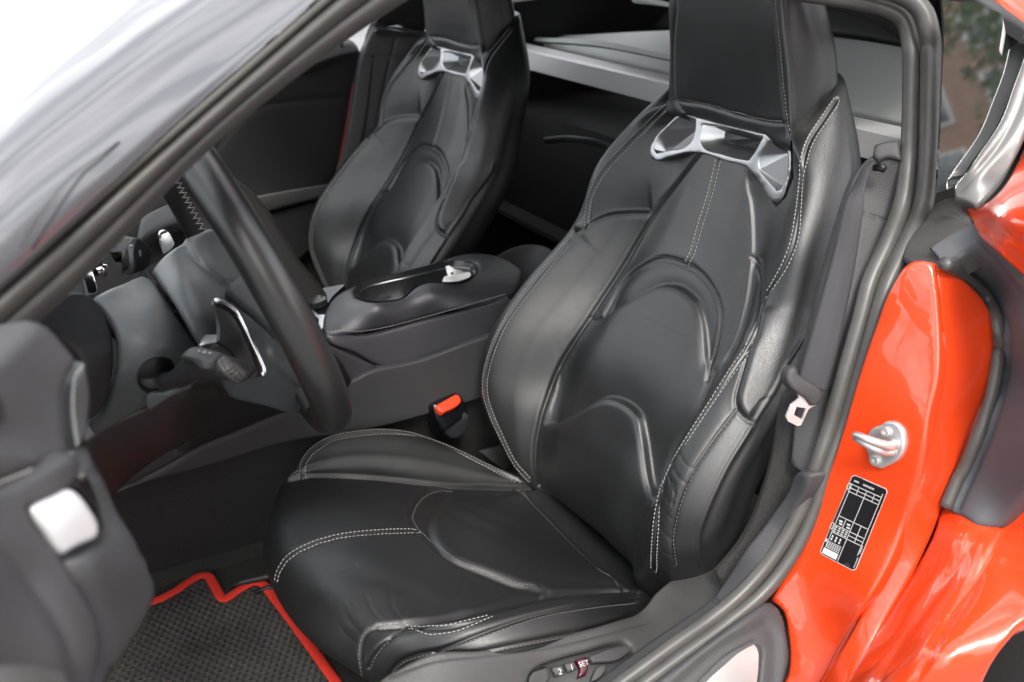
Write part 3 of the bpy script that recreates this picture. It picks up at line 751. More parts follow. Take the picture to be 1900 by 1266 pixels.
quad_sheet('boot_floor', [(-1.06,-.70,.80),(-1.06,.70,.80),(-1.9,.70,.80),(-1.9,-.70,.80)], M['black'], car)
quad_sheet('boot_wall', [(-1.9,-.70,.80),(-1.9,.70,.80),(-1.9,.6,1.1),(-1.9,-.6,1.1)], M['black'], car)
quad_sheet('boot_side', [(-1.0,-.68,.6),(-1.9,-.68,.6),(-1.9,-.62,1.05),(-1.0,-.62,1.0)], M['black'], car)
# silver brace bar across the car behind the seats
XB = -1.08
pb = [W(930, 93, 'x', XB), W(1700, 280, 'x', XB)]
bb_ = sweep('brace_bar', pb, .024, M['bar'], car, prof=[(-1.0,-.75),(-.95,-.8),(.95,-.8),(1.0,-.75),(1.0,.70),(.9,.82),(-.9,.82),(-1,.72)], step=.3)
for pg in bb_.data.polygons: pg.use_smooth = False
# grey luggage cover
panel('luggage_cover', [(940,60),(1060,62),(1180,56),(1300,52),(1420,54),(1520,62),(1600,72),(1720,92),(1720,236),(1660,222),(1560,198),(1250,134),(1100,100),(980,72)],
      [(940,60,'x',-1.16),(1180,56,'x',-1.3),(1520,62,'x',-1.3),(1720,92,'x',-1.25),(1720,236,'x',-1.15),(1250,134,'x',-1.15),(980,72,'x',-1.15)], M['cover'], car, g=24, r=.006)
panel('cover_edge', [(990,70),(1100,74),(1250,104),(1250,112),(1100,84),(990,76)], [(990,70,'x',-1.13),(1250,110,'x',-1.13),(1100,80,'x',-1.13),(1100,60,'x',-1.14)], M['cover'], car, g=10, r=.002)
panel('rear_trim', [(900,-40),(1750,-40),(1740,85),(1671,80),(1600,68),(1520,58),(1420,50),(1300,49),(1180,53),(1060,59),(930,58)],
      [(900,-40,'x',-1.3),(1750,-40,'x',-1.5),(1740,85,'x',-1.4),(1250,50,'x',-1.45),(930,58,'x',-1.25)], M['black'], car, g=40, r=.01)
panel('hatch_frame', [(1180,-10),(1262,10),(1262,17),(1220,8),(1170,-2)], [(1180,-10,'x',-1.25),(1262,10,'x',-1.25),(1262,18,'x',-1.25),(1170,0,'x',-1.24)], M['cover'], car, g=8, r=.002)
panel('roof_lining_corner', [(1480,2),(1560,8),(1640,22),(1671,30),(1672,82),(1660,72),(1630,50),(1580,30),(1520,14)], [(1480,2,'y',.3),(1671,30,'y',.52),(1672,82,'y',.52),(1560,20,'y',.4)], M['plastic_dark'], car, g=10, r=.003)
# things in the dark behind the seats
sweep('looped_strap', [W(1010,262,'x',-.97),W(1050,258,'x',-.97),(W(1090,262,'x',-.96)),W(1130,272,'x',-.97),W(1140,282,'x',-.98)], .006, M['plastic_dark'], car, flat=.3)
panel('tunnel_pocket', [(925,470),(960,455),(1000,452),(1040,470),(1010,520),(960,560)], [(925,470,'y',-.06),(1000,452,'y',-.10),(1040,480,'y',-.02),(960,560,'y',.02)], M['plastic_dark'], car, g=10, r=.005)

# ---- passenger side: door, pillar, seal
M['sill_red'] = mat('dark_red_edge', (.25, .01, .008), .5)
pd = [(300,460,'y',-.66),(300,200,'y',-.64),(604,88,'y',-.63),(660,82,'y',-.63),(620,345,'y',-.66),(480,560,'y',-.66)]
panel('passenger_door', [(250,560),(250,180),(560,100),(604,90),(640,80),(662,82),(668,100),(655,200),(640,300),(618,345),(620,380),(640,460),(600,540),(480,600),(300,640)], pd, M['plastic_dark'], car, g=22, r=.012, th=.05,
      seams=[([(380,300),(480,200),(560,188),(655,182)], .002, .006, 0, 0, .02)])
pa = [(440,385,'y',-.60),(615,341,'y',-.61),(610,380,'y',-.60),(440,430,'y',-.585),(540,352,'y',-.61)]
arm = panel('door_armrest', [(400,380),(449,368),(540,352),(616,341),(614,364),(560,378),(475,400),(420,412)], pa, M['leather'], car, g=10, r=.008, th=.05)
panel_stitch('stitching', [(430,372),(449,370),(540,354),(612,343)], pa, M['thread'], arm, wd=.0014)
panel('door_pocket', [(420,416),(475,403),(560,381),(606,368),(598,430),(560,480),(500,510),(430,500)], [(440,410,'y',-.615),(606,368,'y',-.625),(598,430,'y',-.625),(430,500,'y',-.615)], M['plastic_dark'], car, g=14, r=.006, th=.03)
panel('window_sill_strip', [(560,108),(604,92),(640,80),(662,82),(668,96),(640,100),(604,112),(560,126)], [(560,108,'y',-.61),(662,82,'y',-.61),(668,96,'y',-.60),(560,126,'y',-.60)], M['plastic'], car, g=8, r=.003, th=.03)
sweep('lock_pin', [W(634,88,'y',-.60), W(633,72,'y',-.60)], .003, M['black'], car)
sweep('sill_edge', [W(p[0],p[1],'y',-.615) for p in [(655,155),(648,205),(638,262),(628,312),(622,335)]], .0016, M['sill_red'], car)
pp = [(690,50,'y',-.58),(790,60,'y',-.56),(640,340,'y',-.60),(700,250,'y',-.58),(760,150,'y',-.57)]
panel('pillar_trim', [(694,51),(730,50),(790,58),(800,90),(770,160),(740,240),(720,300),(650,380),(600,420),(618,350),(636,290),(655,190),(672,100)], pp, M['plastic'], car, g=12, r=.005, th=.02,
      seams=[([(676,103),(700,105),(735,107)], .0015, .0015, 0, 0, .01), ([(735,70),(720,130),(700,220)], .002, .002, 0, 0, .01)])
panel('belt_guide', [(694,58),(700,56),(770,64),(772,68),(720,68),(698,66)], [(694,58,'y',-.565),(770,64,'y',-.55),(772,68,'y',-.55),(698,66,'y',-.565)], M['slot'], car, g=6, r=.001, th=.004)
panel('roof_rail_lining', [(640,-60),(800,-60),(790,60),(755,56),(740,50),(716,52),(696,52),(700,36),(730,10)], [(640,-60,'y',-.5),(800,-60,'y',-.5),(790,60,'y',-.56),(696,52,'y',-.575)], M['plastic_dark'], car, g=16, r=.005)
sweep('door_seal', [W(p[0],p[1],'y',-.60) for p in [(700,20),(690,50),(683,70),(676,120),(668,200),(655,280),(640,345)]], .006, M['rubber'], car)
sweep('door_seal', [W(p[0],p[1],'y',-.585) for p in [(706,30),(697,60),(690,110),(680,200),(668,270),(652,340)]], .0035, M['black'], car)

# ---- centre console
CO = [(602,620),(597,600),(606,565),(622,545),(650,530),(700,510),(750,497),(820,479),(850,470),(880,466),(910,468),(940,478),(972,498),(968,520),(943,549),(880,566),(800,588),(740,604),(700,613),(670,618),(640,618)]
CUP = [(655,537),(659,549),(678,555),(720,556),(749,549),(766,533),(781,524),(798,520),(821,521),(855,520),(876,512),(887,501),(885,490),(871,484),(850,482),(813,487),(781,495),(749,503),(707,512),(671,523)]
cc = [(602,620,'y',.085),(640,618,'y',.092),(700,613,'y',.092),(800,588,'y',.092),(943,549,'y',.090),(970,510,'y',.05),(640,560,'z',.695),(700,565,'z',.705),(720,540,'z',.706),(800,540,'z',.708),(850,500,'z',.706),(900,500,'z',.700),(622,545,'z',.685),(700,513,'z',.700),(820,481,'z',.700),(880,468,'z',.694),(930,520,'z',.69)]
cons = panel('centre_console', CO, cc, M['console_leather'], car, g=9, r=.007, th=.03, holes=[CUP])
cfn = tps(cc)
panel_stitch('stitching', [(606,617),(640,615),(670,615),(700,610),(740,601),(800,585),(880,563),(940,546)], cc, M['thread'], cons, wd=.0011)
L = densify(CUP, 4, 42); A, Nn = surf_pn(cfn, L); cen = L.mean(0); up = np.array([0, 0, 1.0]); C3 = A.mean(0); k = len(L)
V = []
for s_, dz in ((1.0, -.001), (.99, -.005), (.955, -.010), (.95, -.014), (.93, -.016), (.90, -.07)): V += [C3 + (a - C3) * np.array([s_, s_, 1]) + up * dz for a in A]
F = [(r_ * k + i, r_ * k + (i + 1) % k, (r_ + 1) * k + (i + 1) % k, (r_ + 1) * k + i) for r_ in range(5) for i in range(k)] + [tuple(5 * k + i for i in range(k))]
M['cup'] = mat('cup_holder_plastic', (.02, .021, .022), .25)
mesh_obj('cup_holder', V, F, M['cup'], cons)
rr = [C3 + (a - C3) * np.array([.955, .955, 1]) + up * -.011 for a in A][::3]
sweep('cup_holder_ring', rr, .0016, M['satin'], cons, closed=True, step=.004, n=8)
# divider fin in the near cup
box('cup_fin', W(700, 540, 'z', .675), (.03, .003, .02), M['plastic'], cons, rot=Matrix.Rotation(.5, 3, 'Z'), bev=.001)
# crumpled receipt in the far cup
rp = [(821,521,'d',None)]
dz = depth_of(W(845, 505, 'z', .705))
rcp = panel('receipt', [(821,522),(824,514),(832,511),(850,507),(871,505),(874,510),(871,514),(858,519),(840,522)], [(821,522,'z',.716),(871,505,'z',.704),(858,519,'z',.710),(824,514,'z',.713)], M['paper'], None, g=5, r=.0002, th=.0008, corner=12)
tag(rcp, 'crumpled white paper receipt tucked into the rear cup holder', 'receipt')
panel('folded_flap', [(827,494),(833,493),(842,499),(856,503),(864,507),(852,509),(832,514),(829,505)], [(827,494,'z',.728),(864,507,'z',.716),(832,514,'z',.719),(842,499,'z',.731)], M['paper'], rcp, g=5, r=.0002, th=.0008, corner=12)
panel('print', [(836,506),(841,505),(842,509),(837,510)], [(827,494,'z',.7290),(864,507,'z',.7170),(832,514,'z',.7200),(842,499,'z',.7320)], M['black'], rcp, g=2, r=.0001, th=.0005, corner=12)
side = [(605,622,'y',.098),(700,620,'y',.100),(940,552,'y',.098),(890,632,'y',.108),(720,684,'y',.110),(612,640,'y',.104),(800,620,'y',.106)]
panel('console_side', [(604,621),(640,622),(670,623),(700,619),(740,608),(800,592),(880,571),(945,552),(960,570),(920,622),(889,632),(810,656),(740,681),(722,684),(700,677),(660,655),(612,634)], side, M['console_leather'], cons, g=10, r=.004, th=.012)
s2 = [(560,600,'y',.103),(700,682,'y',.112),(645,715,'y',.112),(560,690,'y',.11)]
panel('console_side', [(560,610),(612,640),(660,662),(702,682),(703,688),(690,696),(645,714),(600,712),(550,690)], s2, M['console_leather'], cons, g=10, r=.004, th=.012)
cs = [(230,912,'y',.125),(560,816,'y',.118),(710,792,'y',.118),(900,737,'y',.112),(735,683,'y',.118),(905,640,'y',.115),(527,740,'y',.122),(310,866,'y',.128),(250,820,'y',.135)]
panel('console_lower_trim', [(180,935),(230,912),(400,862),(540,820),(640,805),(710,792),(806,766),(930,728),(940,660),(925,618),(889,630),(735,680),(720,682),(690,690),(640,712),(560,690),(430,740),(300,800),(180,880)], cs, M['plastic'], cons, g=16, r=.003, th=.015,
      seams=[([(190,925),(310,866),(368,833),(440,803),(527,768),(560,757)], .003, .0022, 0, 0, .02)])
# shifter surround and bright trims ahead of the console
panel('shifter_panel', [(540,560),(570,545),(625,530),(640,528),(610,560),(600,600),(594,640),(570,620)], [(540,560,'z',.665),(625,530,'z',.685),(600,600,'z',.665),(570,620,'z',.66)], M['gloss'], cons, g=8, r=.002)
panel('trim_blade', [(575,574),(580,574),(590,584),(604,584),(606,588),(596,614),(590,606),(592,592),(584,586)], [(575,574,'z',.672),(604,584,'z',.676),(596,614,'z',.672),(584,588,'z',.673)], M['alu'], cons, g=4, r=.001, th=.003)
panel('shift_button', [(566,552),(590,548),(602,549),(606,554),(596,560),(572,562),(564,558)], [(566,552,'z',.682),(602,549,'z',.686),(596,560,'z',.682),(572,562,'z',.68)], M['cup'], cons, g=4, r=.002, th=.01)

# ---- buckle receiver
bx_ = [(806,752,'y',.118),(847,730,'y',.118),(871,772,'y',.115),(821,798,'y',.118)]
bk = panel('buckle_receiver', [(804,754),(808,750),(846,729),(857,736),(864,752),(870,772),(846,786),(823,800),(812,780)], [(804,754,'y',.128),(847,730,'y',.118),(871,772,'y',.128),(821,798,'y',.138)], M['gloss'], car, g=5, r=.003, th=.02)
panel('release_button', [(808,753),(846,731),(852,734),(857,742),(855,746),(822,766),(815,762)], [(804,754,'y',.132),(847,730,'y',.122),(857,746,'y',.132),(821,766,'y',.142)], M['red_plastic'], bk, g=4, r=.002, th=.008)
panel('buckle_sleeve', [(812,776),(822,797),(845,785),(866,771),(872,776),(868,800),(850,816),(838,818),(825,806)], [(812,780,'y',.134),(866,771,'y',.134),(868,800,'y',.12),(838,818,'y',.12)], M['sleeve'], bk, g=5, r=.005, th=.025)
quad_sheet('belt_anchor', [W(890,838,'y',.12), W(930,826,'y',.12), W(960,850,'y',.13), W(935,872,'y',.13)], M['plastic'], car)

# ---- dashboard masses behind the wheel
panel('dashboard', [(60,760),(100,600),(180,470),(260,390),(330,320),(400,300),(480,360),(560,480),(620,560),(640,620),(600,720),(420,740),(280,800),(120,860)],
      [(100,600,'y',.02),(300,340,'y',-.10),(480,360,'y',-.12),(620,600,'y',-.02),(420,740,'y',.06),(120,860,'y',.10)], M['black'], car, g=30, r=.01, th=.03)
panel('dash_ledge', [(262,398),(340,366),(420,372),(440,392),(360,400),(300,420),(250,450)], [(262,398,'y',-.05),(420,372,'y',-.08),(360,400,'y',-.03),(250,450,'y',0)], M['plastic_dark'], car, g=14, r=.006)
panel('knee_panel', [(160,830),(177,816),(273,766),(357,720),(409,712),(414,735),(405,765),(387,804),(331,835),(280,866),(228,910),(190,960),(150,960)],
      [(177,816,'y',.40),(273,760,'y',.42),(357,720,'y',.42),(409,712,'y',.36),(387,804,'y',.26),(280,866,'y',.24),(228,910,'y',.26),(300,800,'y',.37),(160,930,'y',.30)], M['knee'], car, g=12, r=.006, th=.02)
panel('lower_dash', [(395,700),(450,690),(640,680),(660,720),(640,740),(527,768),(440,803),(368,833),(330,850),(370,780)],
      [(395,700,'y',.20),(640,680,'y',.14),(527,768,'y',.14),(368,833,'y',.16),(450,740,'y',.18)], M['plastic_dark'], car, g=14, r=.006, th=.02)
panel('instrument_cowl', [(60,620),(75,585),(120,545),(165,545),(185,560),(205,600),(214,650),(207,720),(188,765),(168,785),(162,700),(150,660),(110,620)],
      [(75,585,'y',.50),(175,548,'y',.40),(214,650,'y',.45),(168,785,'y',.44),(120,600,'y',.47)], M['gloss'] if False else M['plastic_dark'], car, g=10, r=.004, th=.02)
panel('vent_surround', [(66,600),(100,560),(135,520),(150,500),(160,548),(150,600),(118,620),(90,612)], [(66,600,'y',.36),(150,500,'y',.24),(150,600,'y',.36),(100,560,'y',.34)], M['black'], car, g=8, r=.004)
panel('vent_trim', [(151,500),(160,492),(168,492),(176,510),(183,540),(172,552),(160,556),(155,530)], [(151,500,'y',.22),(168,492,'y',.20),(183,540,'y',.24),(160,556,'y',.26)], M['chrome'], car, g=4, r=.0015)
panel('vent_trim', [(140,515),(147,510),(154,535),(158,556),(152,560),(146,545)], [(140,515,'y',.24),(147,510,'y',.24),(158,556,'y',.27),(146,545,'y',.26)], M['alu'], car, g=4, r=.001)
for a, b in (((168,489),(184,480)), ((176,500),(197,502))): sweep('vent_knob', [W(a[0],a[1],'y',.18), W(b[0],b[1],'y',.18)], .007, M['chrome'] if a[0] == 176 else M['black'], car, n=18)
sweep('vent_knob', [W(138,520,'y',.22), W(146,530,'y',.22)], .008, M['black'], car, n=18)

# ---- steering column, hub and wheel
sh = [(173,549,'y',.40),(228,521,'y',.37),(269,505,'y',.36),(280,512,'y',.365),(368,640,'y',.44),(357,722,'y',.44),(273,759,'y',.44),(177,816,'y',.40),(207,700,'y',.455),(250,600,'y',.445),(300,650,'y',.468),(290,560,'y',.42),(213,650,'y',.455)]
panel('column_shroud', [(173,548),(200,533),(228,521),(255,509),(272,505),(282,513),(310,550),(340,595),(368,642),(374,670),(362,718),(320,738),(273,760),(220,790),(177,816),(163,800),(187,766),(206,722),(214,660),(206,602),(190,570)], sh, M['soft_dash'], car, g=9, r=.006, th=.02)
shf = tps(sh)
socket = panel('shroud_socket', [(254,700),(257,688),(264,678),(280,667),(300,663),(318,668),(324,680),(318,700),(306,716),(290,727),(274,730),(262,722)], None, M['slot'], car, g=5, r=.0005, th=.003, fn=lambda p: shf(p) - .0012)
panel('shroud_lip', [(268,738),(274,728),(300,728),(345,708),(362,706),(358,722),(320,738),(278,764),(271,762)], [(268,738,'y',.452),(362,706,'y',.452),(278,764,'y',.452),(320,725,'y',.464)], M['soft_dash'], car, g=5, r=.003, th=.01)
quad_sheet('column_gap', [W(268,500,'y',.35), W(300,480,'y',.33), W(400,640,'y',.42), W(365,660,'y',.42)], M['black'], car, th=.01)
for (x, y) in ((312,552),(317,566),(323,575)): box('column_pin', W(x, y, 'y', .395), (.004, .003, .005), M['cup'], car, bev=.0008)
hb = [(276,497,'y',.36),(337,444,'y',.33),(394,420,'y',.31),(440,470,'y',.31),(500,560,'y',.34),(368,642,'y',.47),(400,560,'y',.44),(340,520,'y',.42),(430,650,'y',.46),(497,650,'y',.43),(416,720,'y',.44),(431,743,'y',.43),(553,768,'y',.39),(553,700,'y',.41),(370,480,'y',.37)]
hub = panel('steering_wheel', [(276,497),(300,472),(337,444),(365,430),(396,418),(420,440),(455,500),(500,590),(560,690),(585,750),(553,769),(500,760),(431,744),(416,720),(412,690),(380,660),(368,642),(340,596),(308,545)], hb, M['soft_dash'], car, g=9, r=.006, th=.025,
     seams=[([(337,444),(368,485),(413,525),(457,555),(483,584),(494,606),(497,650),(516,687),(553,720)], .0016, .0018, .002, -.002, .012), ([(413,525),(440,524),(465,535),(480,560)], .0014, .0016, 0, 0, .01)])
hub['label'] = 'steering wheel seen from behind with its grey hub shell and leather rim'
WC = np.array([-.222, .37, .888]); tl = math.radians(20); e1 = np.array([0, 1, 0.]); e2 = np.array([math.sin(tl), 0, math.cos(tl)])
rim = [WC + .170 * (math.cos(a) * e1 + math.sin(a) * e2) for a in np.linspace(0, 2 * math.pi, 48, endpoint=False)]
M['rim'] = mat('rim_leather', (.018, .018, .018), .33, spec=.8, bump=[('noise', 800, .0001, .3)])
ax = np.cross(e1, e2)
sweep('rim', rim, [.0185 if 0 <= i < 999 else .018 for i in range(48)], M['rim'], hub, closed=True, step=.004, n=28, up=lambda p: ax, flat=.92)
for a in (math.radians(-72), math.radians(52)):
    c = WC + .170 * (math.cos(a) * e1 + math.sin(a) * e2); t = -math.sin(a) * e1 + math.cos(a) * e2
    sweep('rim_joint', [c - t * .0006, c + t * .0006], .0183, M['plastic_light'], hub, n=28, step=.0006, up=lambda p: ax, flat=.93)
# cross stitching on the far side of the rim
rows = []
for k_ in range(26):
    a = math.radians(122 + k_ * 2.6)
    for s_ in (1, -1):
        pa_, pb_ = [], []
        for u_ in (0, .5, 1):
            aa = a + math.radians(2.6) * (u_ if s_ > 0 else 1 - u_); c = WC + .170 * (math.cos(aa) * e1 + math.sin(aa) * e2); rdir = math.cos(aa) * e1 + math.sin(aa) * e2
            an = math.radians(-20 + 40 * u_) + math.radians(10); dirn = -rdir * math.cos(an) + ax * math.sin(an)
            pa_.append(c + dirn * .0192); pb_.append(dirn)
        rows.append((np.array(pa_), np.array(pb_)))
stitches('stitching', rows, M['thread'], hub, L=.0085, gap=.02, wd=.0009)
sweep('spoke', [WC + .165 * (math.cos(-1.35) * e1 + math.sin(-1.35) * e2), WC + .10 * (math.cos(-1.4) * e1 + math.sin(-1.4) * e2)+ax*.0, WC + .05 * (math.cos(-1.4) * e1 + math.sin(-1.4) * e2)], [.016, .02, .03], M['plastic_dark'], hub, flat=.6, up=lambda p: ax)
sweep('spoke', [WC + .165 * (math.cos(-.15) * e1 + math.sin(-.15) * e2), WC + .10 * (math.cos(-.15) * e1 + math.sin(-.15) * e2), WC + .05 * e1], [.014, .02, .03], M['plastic_dark'], hub, flat=.5, up=lambda p: ax)
# shift paddles
M['paddle'] = mat('dark_paddle', (.008, .007, .007), .4)
pdl = panel('shift_paddle', [(397,560),(399,557),(405,556),(420,563),(436,573),(446,590),(470,640),(492,688),(487,697),(470,701),(455,703),(445,675),(430,652),(416,640),(407,636),(408,610)], [(397,560,'y',.470),(436,573,'y',.462),(492,688,'y',.485),(455,703,'y',.500),(409,636,'y',.495)], M['paddle'], hub, g=6, r=.0012, th=.004)
sweep('paddle_edge', [W(*q) for q in [(399,559,'y',.476),(406,558,'y',.474),(421,565,'y',.470),(435,575,'y',.468),(446,592,'y',.470),(470,641,'y',.480),(490,687,'y',.491),(485,696,'y',.494)]], .0022, M['chrome'], hub, step=.003, n=10)
panel('paddle_stem', [(368,642),(385,638),(404,634),(409,640),(395,645),(376,648)], [(368,642,'y',.475),(404,634,'y',.49),(395,645,'y',.485),(376,648,'y',.475)], M['alu'], hub, g=4, r=.001)
panel('shift_paddle', [(295,433),(300,428),(306,428),(314,433),(319,442),(324,452),(318,462),(303,472),(299,450)], [(295,433,'y',.26),(306,428,'y',.26),(324,452,'y',.27),(303,472,'y',.27)], M['cup'], hub, g=4, r=.0012, th=.004)
sweep('paddle_edge', [W(p[0],p[1],'y',.262) for p in [(303,466),(298,448),(296,435),(300,429),(308,429)]], .0016, M['alu'], hub, step=.003, n=8)
# stalks
st1 = [(273,700,'y',.452),(300,690,'y',.470),(324,673,'y',.485),(354,646,'y',.50),(413,656,'y',.525),(442,684,'y',.535),(442,713,'y',.535),(380,712,'y',.515),(317,717,'y',.49),(370,680,'y',.53),(290,712,'y',.465)]
stk = panel('indicator_stalk', [(268,694),(285,688),(300,690),(315,680),(326,668),(340,652),(354,643),(385,646),(414,654),(430,662),(444,680),(454,700),(452,711),(442,716),(425,714),(405,712),(360,714),(317,718),(285,724),(272,716)], st1, M['plastic_dark'], car, g=5, r=.007, th=.016)
panel('stalk_top', [(330,664),(341,652),(354,643),(385,645),(414,654),(406,662),(392,668),(360,662),(342,664)], [(330,664,'y',.500),(354,643,'y',.512),(414,654,'y',.535),(392,668,'y',.547),(342,664,'y',.525)], M['plastic'], stk, g=4, r=.002, th=.006)
stf = tps([(330,664,'y',.500),(354,643,'y',.512),(414,654,'y',.535),(392,668,'y',.547),(342,664,'y',.525)])
for (x, y, s_) in ((369,652,'+'),(379,654,'0'),(389,656,'+')): text_on('symbol', s_, x, y, stf, .0045, 10, M['white_ink'], stk, lift=.0004)
panel('stalk_end_cap', [(404,668),(410,660),(418,656),(430,666),(444,684),(453,702),(450,712),(441,715),(428,708),(412,690)], [(404,668,'y',.548),(418,656,'y',.540),(453,702,'y',.548),(441,715,'y',.548),(425,686,'y',.556)], M['plastic_light'], stk, g=3.5, r=.003, th=.006,
      seams=[([(411,662),(418,680),(432,698),(446,710)], .0012, .0008, 0, 0, .01), ([(424,692),(438,680)], .0012, .0008, 0, 0, .01), ([(430,698),(443,686)], .0012, .0008, 0, 0, .01)])
sweep('stalk_root', [W(276,700,'y',.44), W(284,697,'y',.462)], .011, M['plastic_dark'], stk, n=18)
s3 = [(225,514,'y',.30),(245,444,'y',.31),(262,443,'y',.30),(284,470,'y',.27),(274,499,'y',.28),(246,500,'y',.32)]
st3 = panel('wiper_stalk', [(225,515),(226,480),(234,460),(245,444),(262,443),(274,455),(285,470),(280,488),(274,500),(260,506),(243,512)], s3, M['plastic_dark'], car, g=4, r=.002, th=.02)
panel('stalk_side', [(226,513),(227,481),(235,460),(246,445),(255,444),(248,462),(247,485),(247,509)], [(225,514,'y',.305),(245,444,'y',.316),(255,444,'y',.312),(247,500,'y',.327)], M['plastic'], st3, g=4, r=.001, th=.004)
f3 = tps(s3)
box('symbol', W(243, 460, 'y', .318), (.003, .001, .006), M['white_ink'], st3, bev=.0002); box('symbol', W(260, 470, 'y', .308), (.002, .001, .006), M['thread_dark'], st3, bev=.0002)

# ---- driver side trims: belt, pillar trims, sill trims
tr = [(1600,300,'y',.60),(1668,290,'y',.625),(1668,400,'y',.635),(1600,560,'y',.665),(1575,640,'y',.67),(1545,760,'y',.68),(1500,880,'y',.69),(1480,700,'y',.66),(1560,420,'y',.615),(1470,860,'y',.67)]
bt = panel('pillar_trim', [(1600,306),(1616,292),(1640,288),(1685,290),(1685,400),(1655,480),(1620,560),(1595,640),(1563,760),(1530,860),(1505,900),(1490,880),(1475,868),(1466,860),(1478,760),(1500,640),(1530,500),(1560,400)], tr, M['plastic'], car, g=11, r=.003, th=.012,
      seams=[([(1604,396),(1625,402),(1652,411)], .0012, .0012, 0, 0, .01), ([(1606,330),(1600,400),(1588,480),(1572,560),(1556,640),(1540,730)], .0014, .0018, -.001, .002, .01)])
panel('belt_guide', [(1622,268),(1640,262),(1668,258),(1672,296),(1640,294),(1630,300),(1618,290)], [(1622,268,'y',.605),(1668,258,'y',.62),(1672,296,'y',.632),(1618,290,'y',.608)], M['plastic'], bt, g=6, r=.004, th=.02)
panel('belt_slot', [(1616,306),(1626,303),(1640,307),(1645,315),(1640,322),(1628,318),(1617,314)], [(1616,306,'y',.618),(1640,306,'y',.632),(1644,322,'y',.634),(1617,314,'y',.622)], M['slot'], bt, g=4, r=.002, th=.003)
dk = [(1480,760,'y',.66),(1500,740,'y',.665),(1530,740,'y',.68),(1490,900,'y',.685),(1440,960,'y',.68),(1400,1040,'y',.66),(1440,860,'y',.64)]
panel('side_carpet', [(1450,740),(1500,720),(1560,720),(1530,850),(1500,900),(1460,960),(1400,1030),(1340,1090),(1330,1060),(1380,1000),(1420,900)], [(1450,740,'y',.645),(1540,720,'y',.675),(1500,900,'y',.672),(1340,1090,'y',.655),(1400,1000,'y',.652)], M['carpet'], car, g=14, r=.003, th=.01)
sr = [(1491,874,'y',.70),(1473,877,'y',.682),(1436,947,'y',.678),(1384,1014,'y',.675),(1322,1106,'y',.672),(1200,1190,'y',.668),(1097,1266,'y',.668),(1454,984,'y',.695),(1377,1091,'y',.695),(1280,1170,'y',.695),(1150,1262,'y',.695)]
sill_t = panel('sill_trim', [(1474,877),(1482,872),(1500,880),(1496,905),(1480,940),(1460,990),(1420,1050),(1380,1098),(1330,1142),(1270,1190),(1200,1240),(1120,1300),(1040,1300),(1097,1264),(1153,1224),(1200,1190),(1262,1148),(1322,1104),(1350,1066),(1384,1014),(1412,980),(1436,947),(1458,912)], sr, M['plastic'], car, g=10, r=.005, th=.02,
      seams=[([(1316,1106),(1332,1118),(1346,1134)], .003, .0016, 0, 0, .01)])
# belt webbing
bl_ = [(1616,297),(1601,313),(1585,345),(1568,379),(1548,466),(1524,555),(1500,640),(1484,694),(1480,712)]
br_ = [(1622,300),(1612,322),(1605,350),(1600,400),(1585,500),(1568,584),(1556,640),(1543,690),(1532,726)]
yy = [.614,.624,.632,.642,.652,.662,.670,.674,.676]
rows = [[W(a[0],a[1],'y',y0-.004), W((a[0]+b[0])/2,(a[1]+b[1])/2,'y',y0+.006), W(b[0],b[1],'y',y0+.012)] for a, b, y0 in zip(bl_, br_, yy)]
belt = loft('seat_belt', rows, 60, 9, M['webbing'], car, th=.0014)
tg = panel('belt_tongue', [(1461,694),(1466,683),(1474,679),(1481,682),(1483,694),(1500,706),(1516,716),(1528,728),(1526,745),(1518,754),(1506,755),(1496,742),(1482,732),(1468,720),(1461,708)], [(1461,694,'y',.680),(1474,679,'y',.680),(1528,728,'y',.698),(1518,754,'y',.698),(1482,732,'y',.690)], M['plastic'], belt, g=5, r=.004, th=.012)
panel('tongue_plate', [(1480,728),(1483,740),(1473,748),(1468,752),(1459,774),(1462,782),(1480,791),(1487,788),(1500,760),(1506,756),(1516,752),(1504,742)], [(1480,730,'y',.686),(1458,777,'y',.686),(1484,792,'y',.690),(1510,753,'y',.693)], M['tongue'], belt, g=3, r=.0006, th=.0025, corner=25, holes=[[(1473,770),(1478,755),(1496,758),(1489,780)]])

# ---- rubber seals round the door opening
def path(pts): return [W(p[0], p[1], 'y', p[2]) for p in pts]
def rads(pts): return [rad_at(p[3], W(p[0], p[1], 'y', p[2])) for p in pts]
SI = [(800,-48,.602,15),(880,-92,.575,15),(1000,-118,.535,15),(1150,-112,.50,15),(1280,-80,.48,15),(1380,-46,.47,15),(1480,-14,.49,15),(1560,-2,.51,15),(1630,12,.53,15),(1668,28,.545,16),(1684,55,.555,16),(1690,100,.57,16),(1690,200,.60,16),(1685,300,.63,16),(1674,380,.645,17),(1648,450,.66,17),(1616,520,.67,17),(1597,590,.68,16),(1568,690,.69,15),(1540,790,.695,15),(1516,860,.70,14),(1486,945,.70,14),(1440,1025,.70,14),(1385,1092,.70,14),(1320,1148,.70,14),(1240,1204,.70,14),(1130,1284,.70,14)]
SO = [(1480,-50,.50,15),(1600,-30,.53,16),(1680,-6,.56,18),(1712,22,.575,19),(1724,60,.585,19),(1727,100,.59,19),(1726,200,.62,19),(1722,300,.645,19),(1710,390,.66,19),(1680,460,.675,19),(1648,525,.685,17),(1623,600,.695,14),(1592,700,.70,13),(1562,800,.705,12),(1534,870,.708,12),(1510,950,.71,12),(1470,1030,.71,13),(1418,1098,.71,14),(1350,1156,.71,14),(1270,1214,.71,14),(1160,1294,.71,14)]
sweep('door_seal', path(SI), rads(SI), M['rubber'], car, step=.006, n=20, up=(0, 1, 0))
sweep('door_seal', path(SO), rads(SO), M['rubber'], car, step=.006, n=20, up=(0, 1, 0))
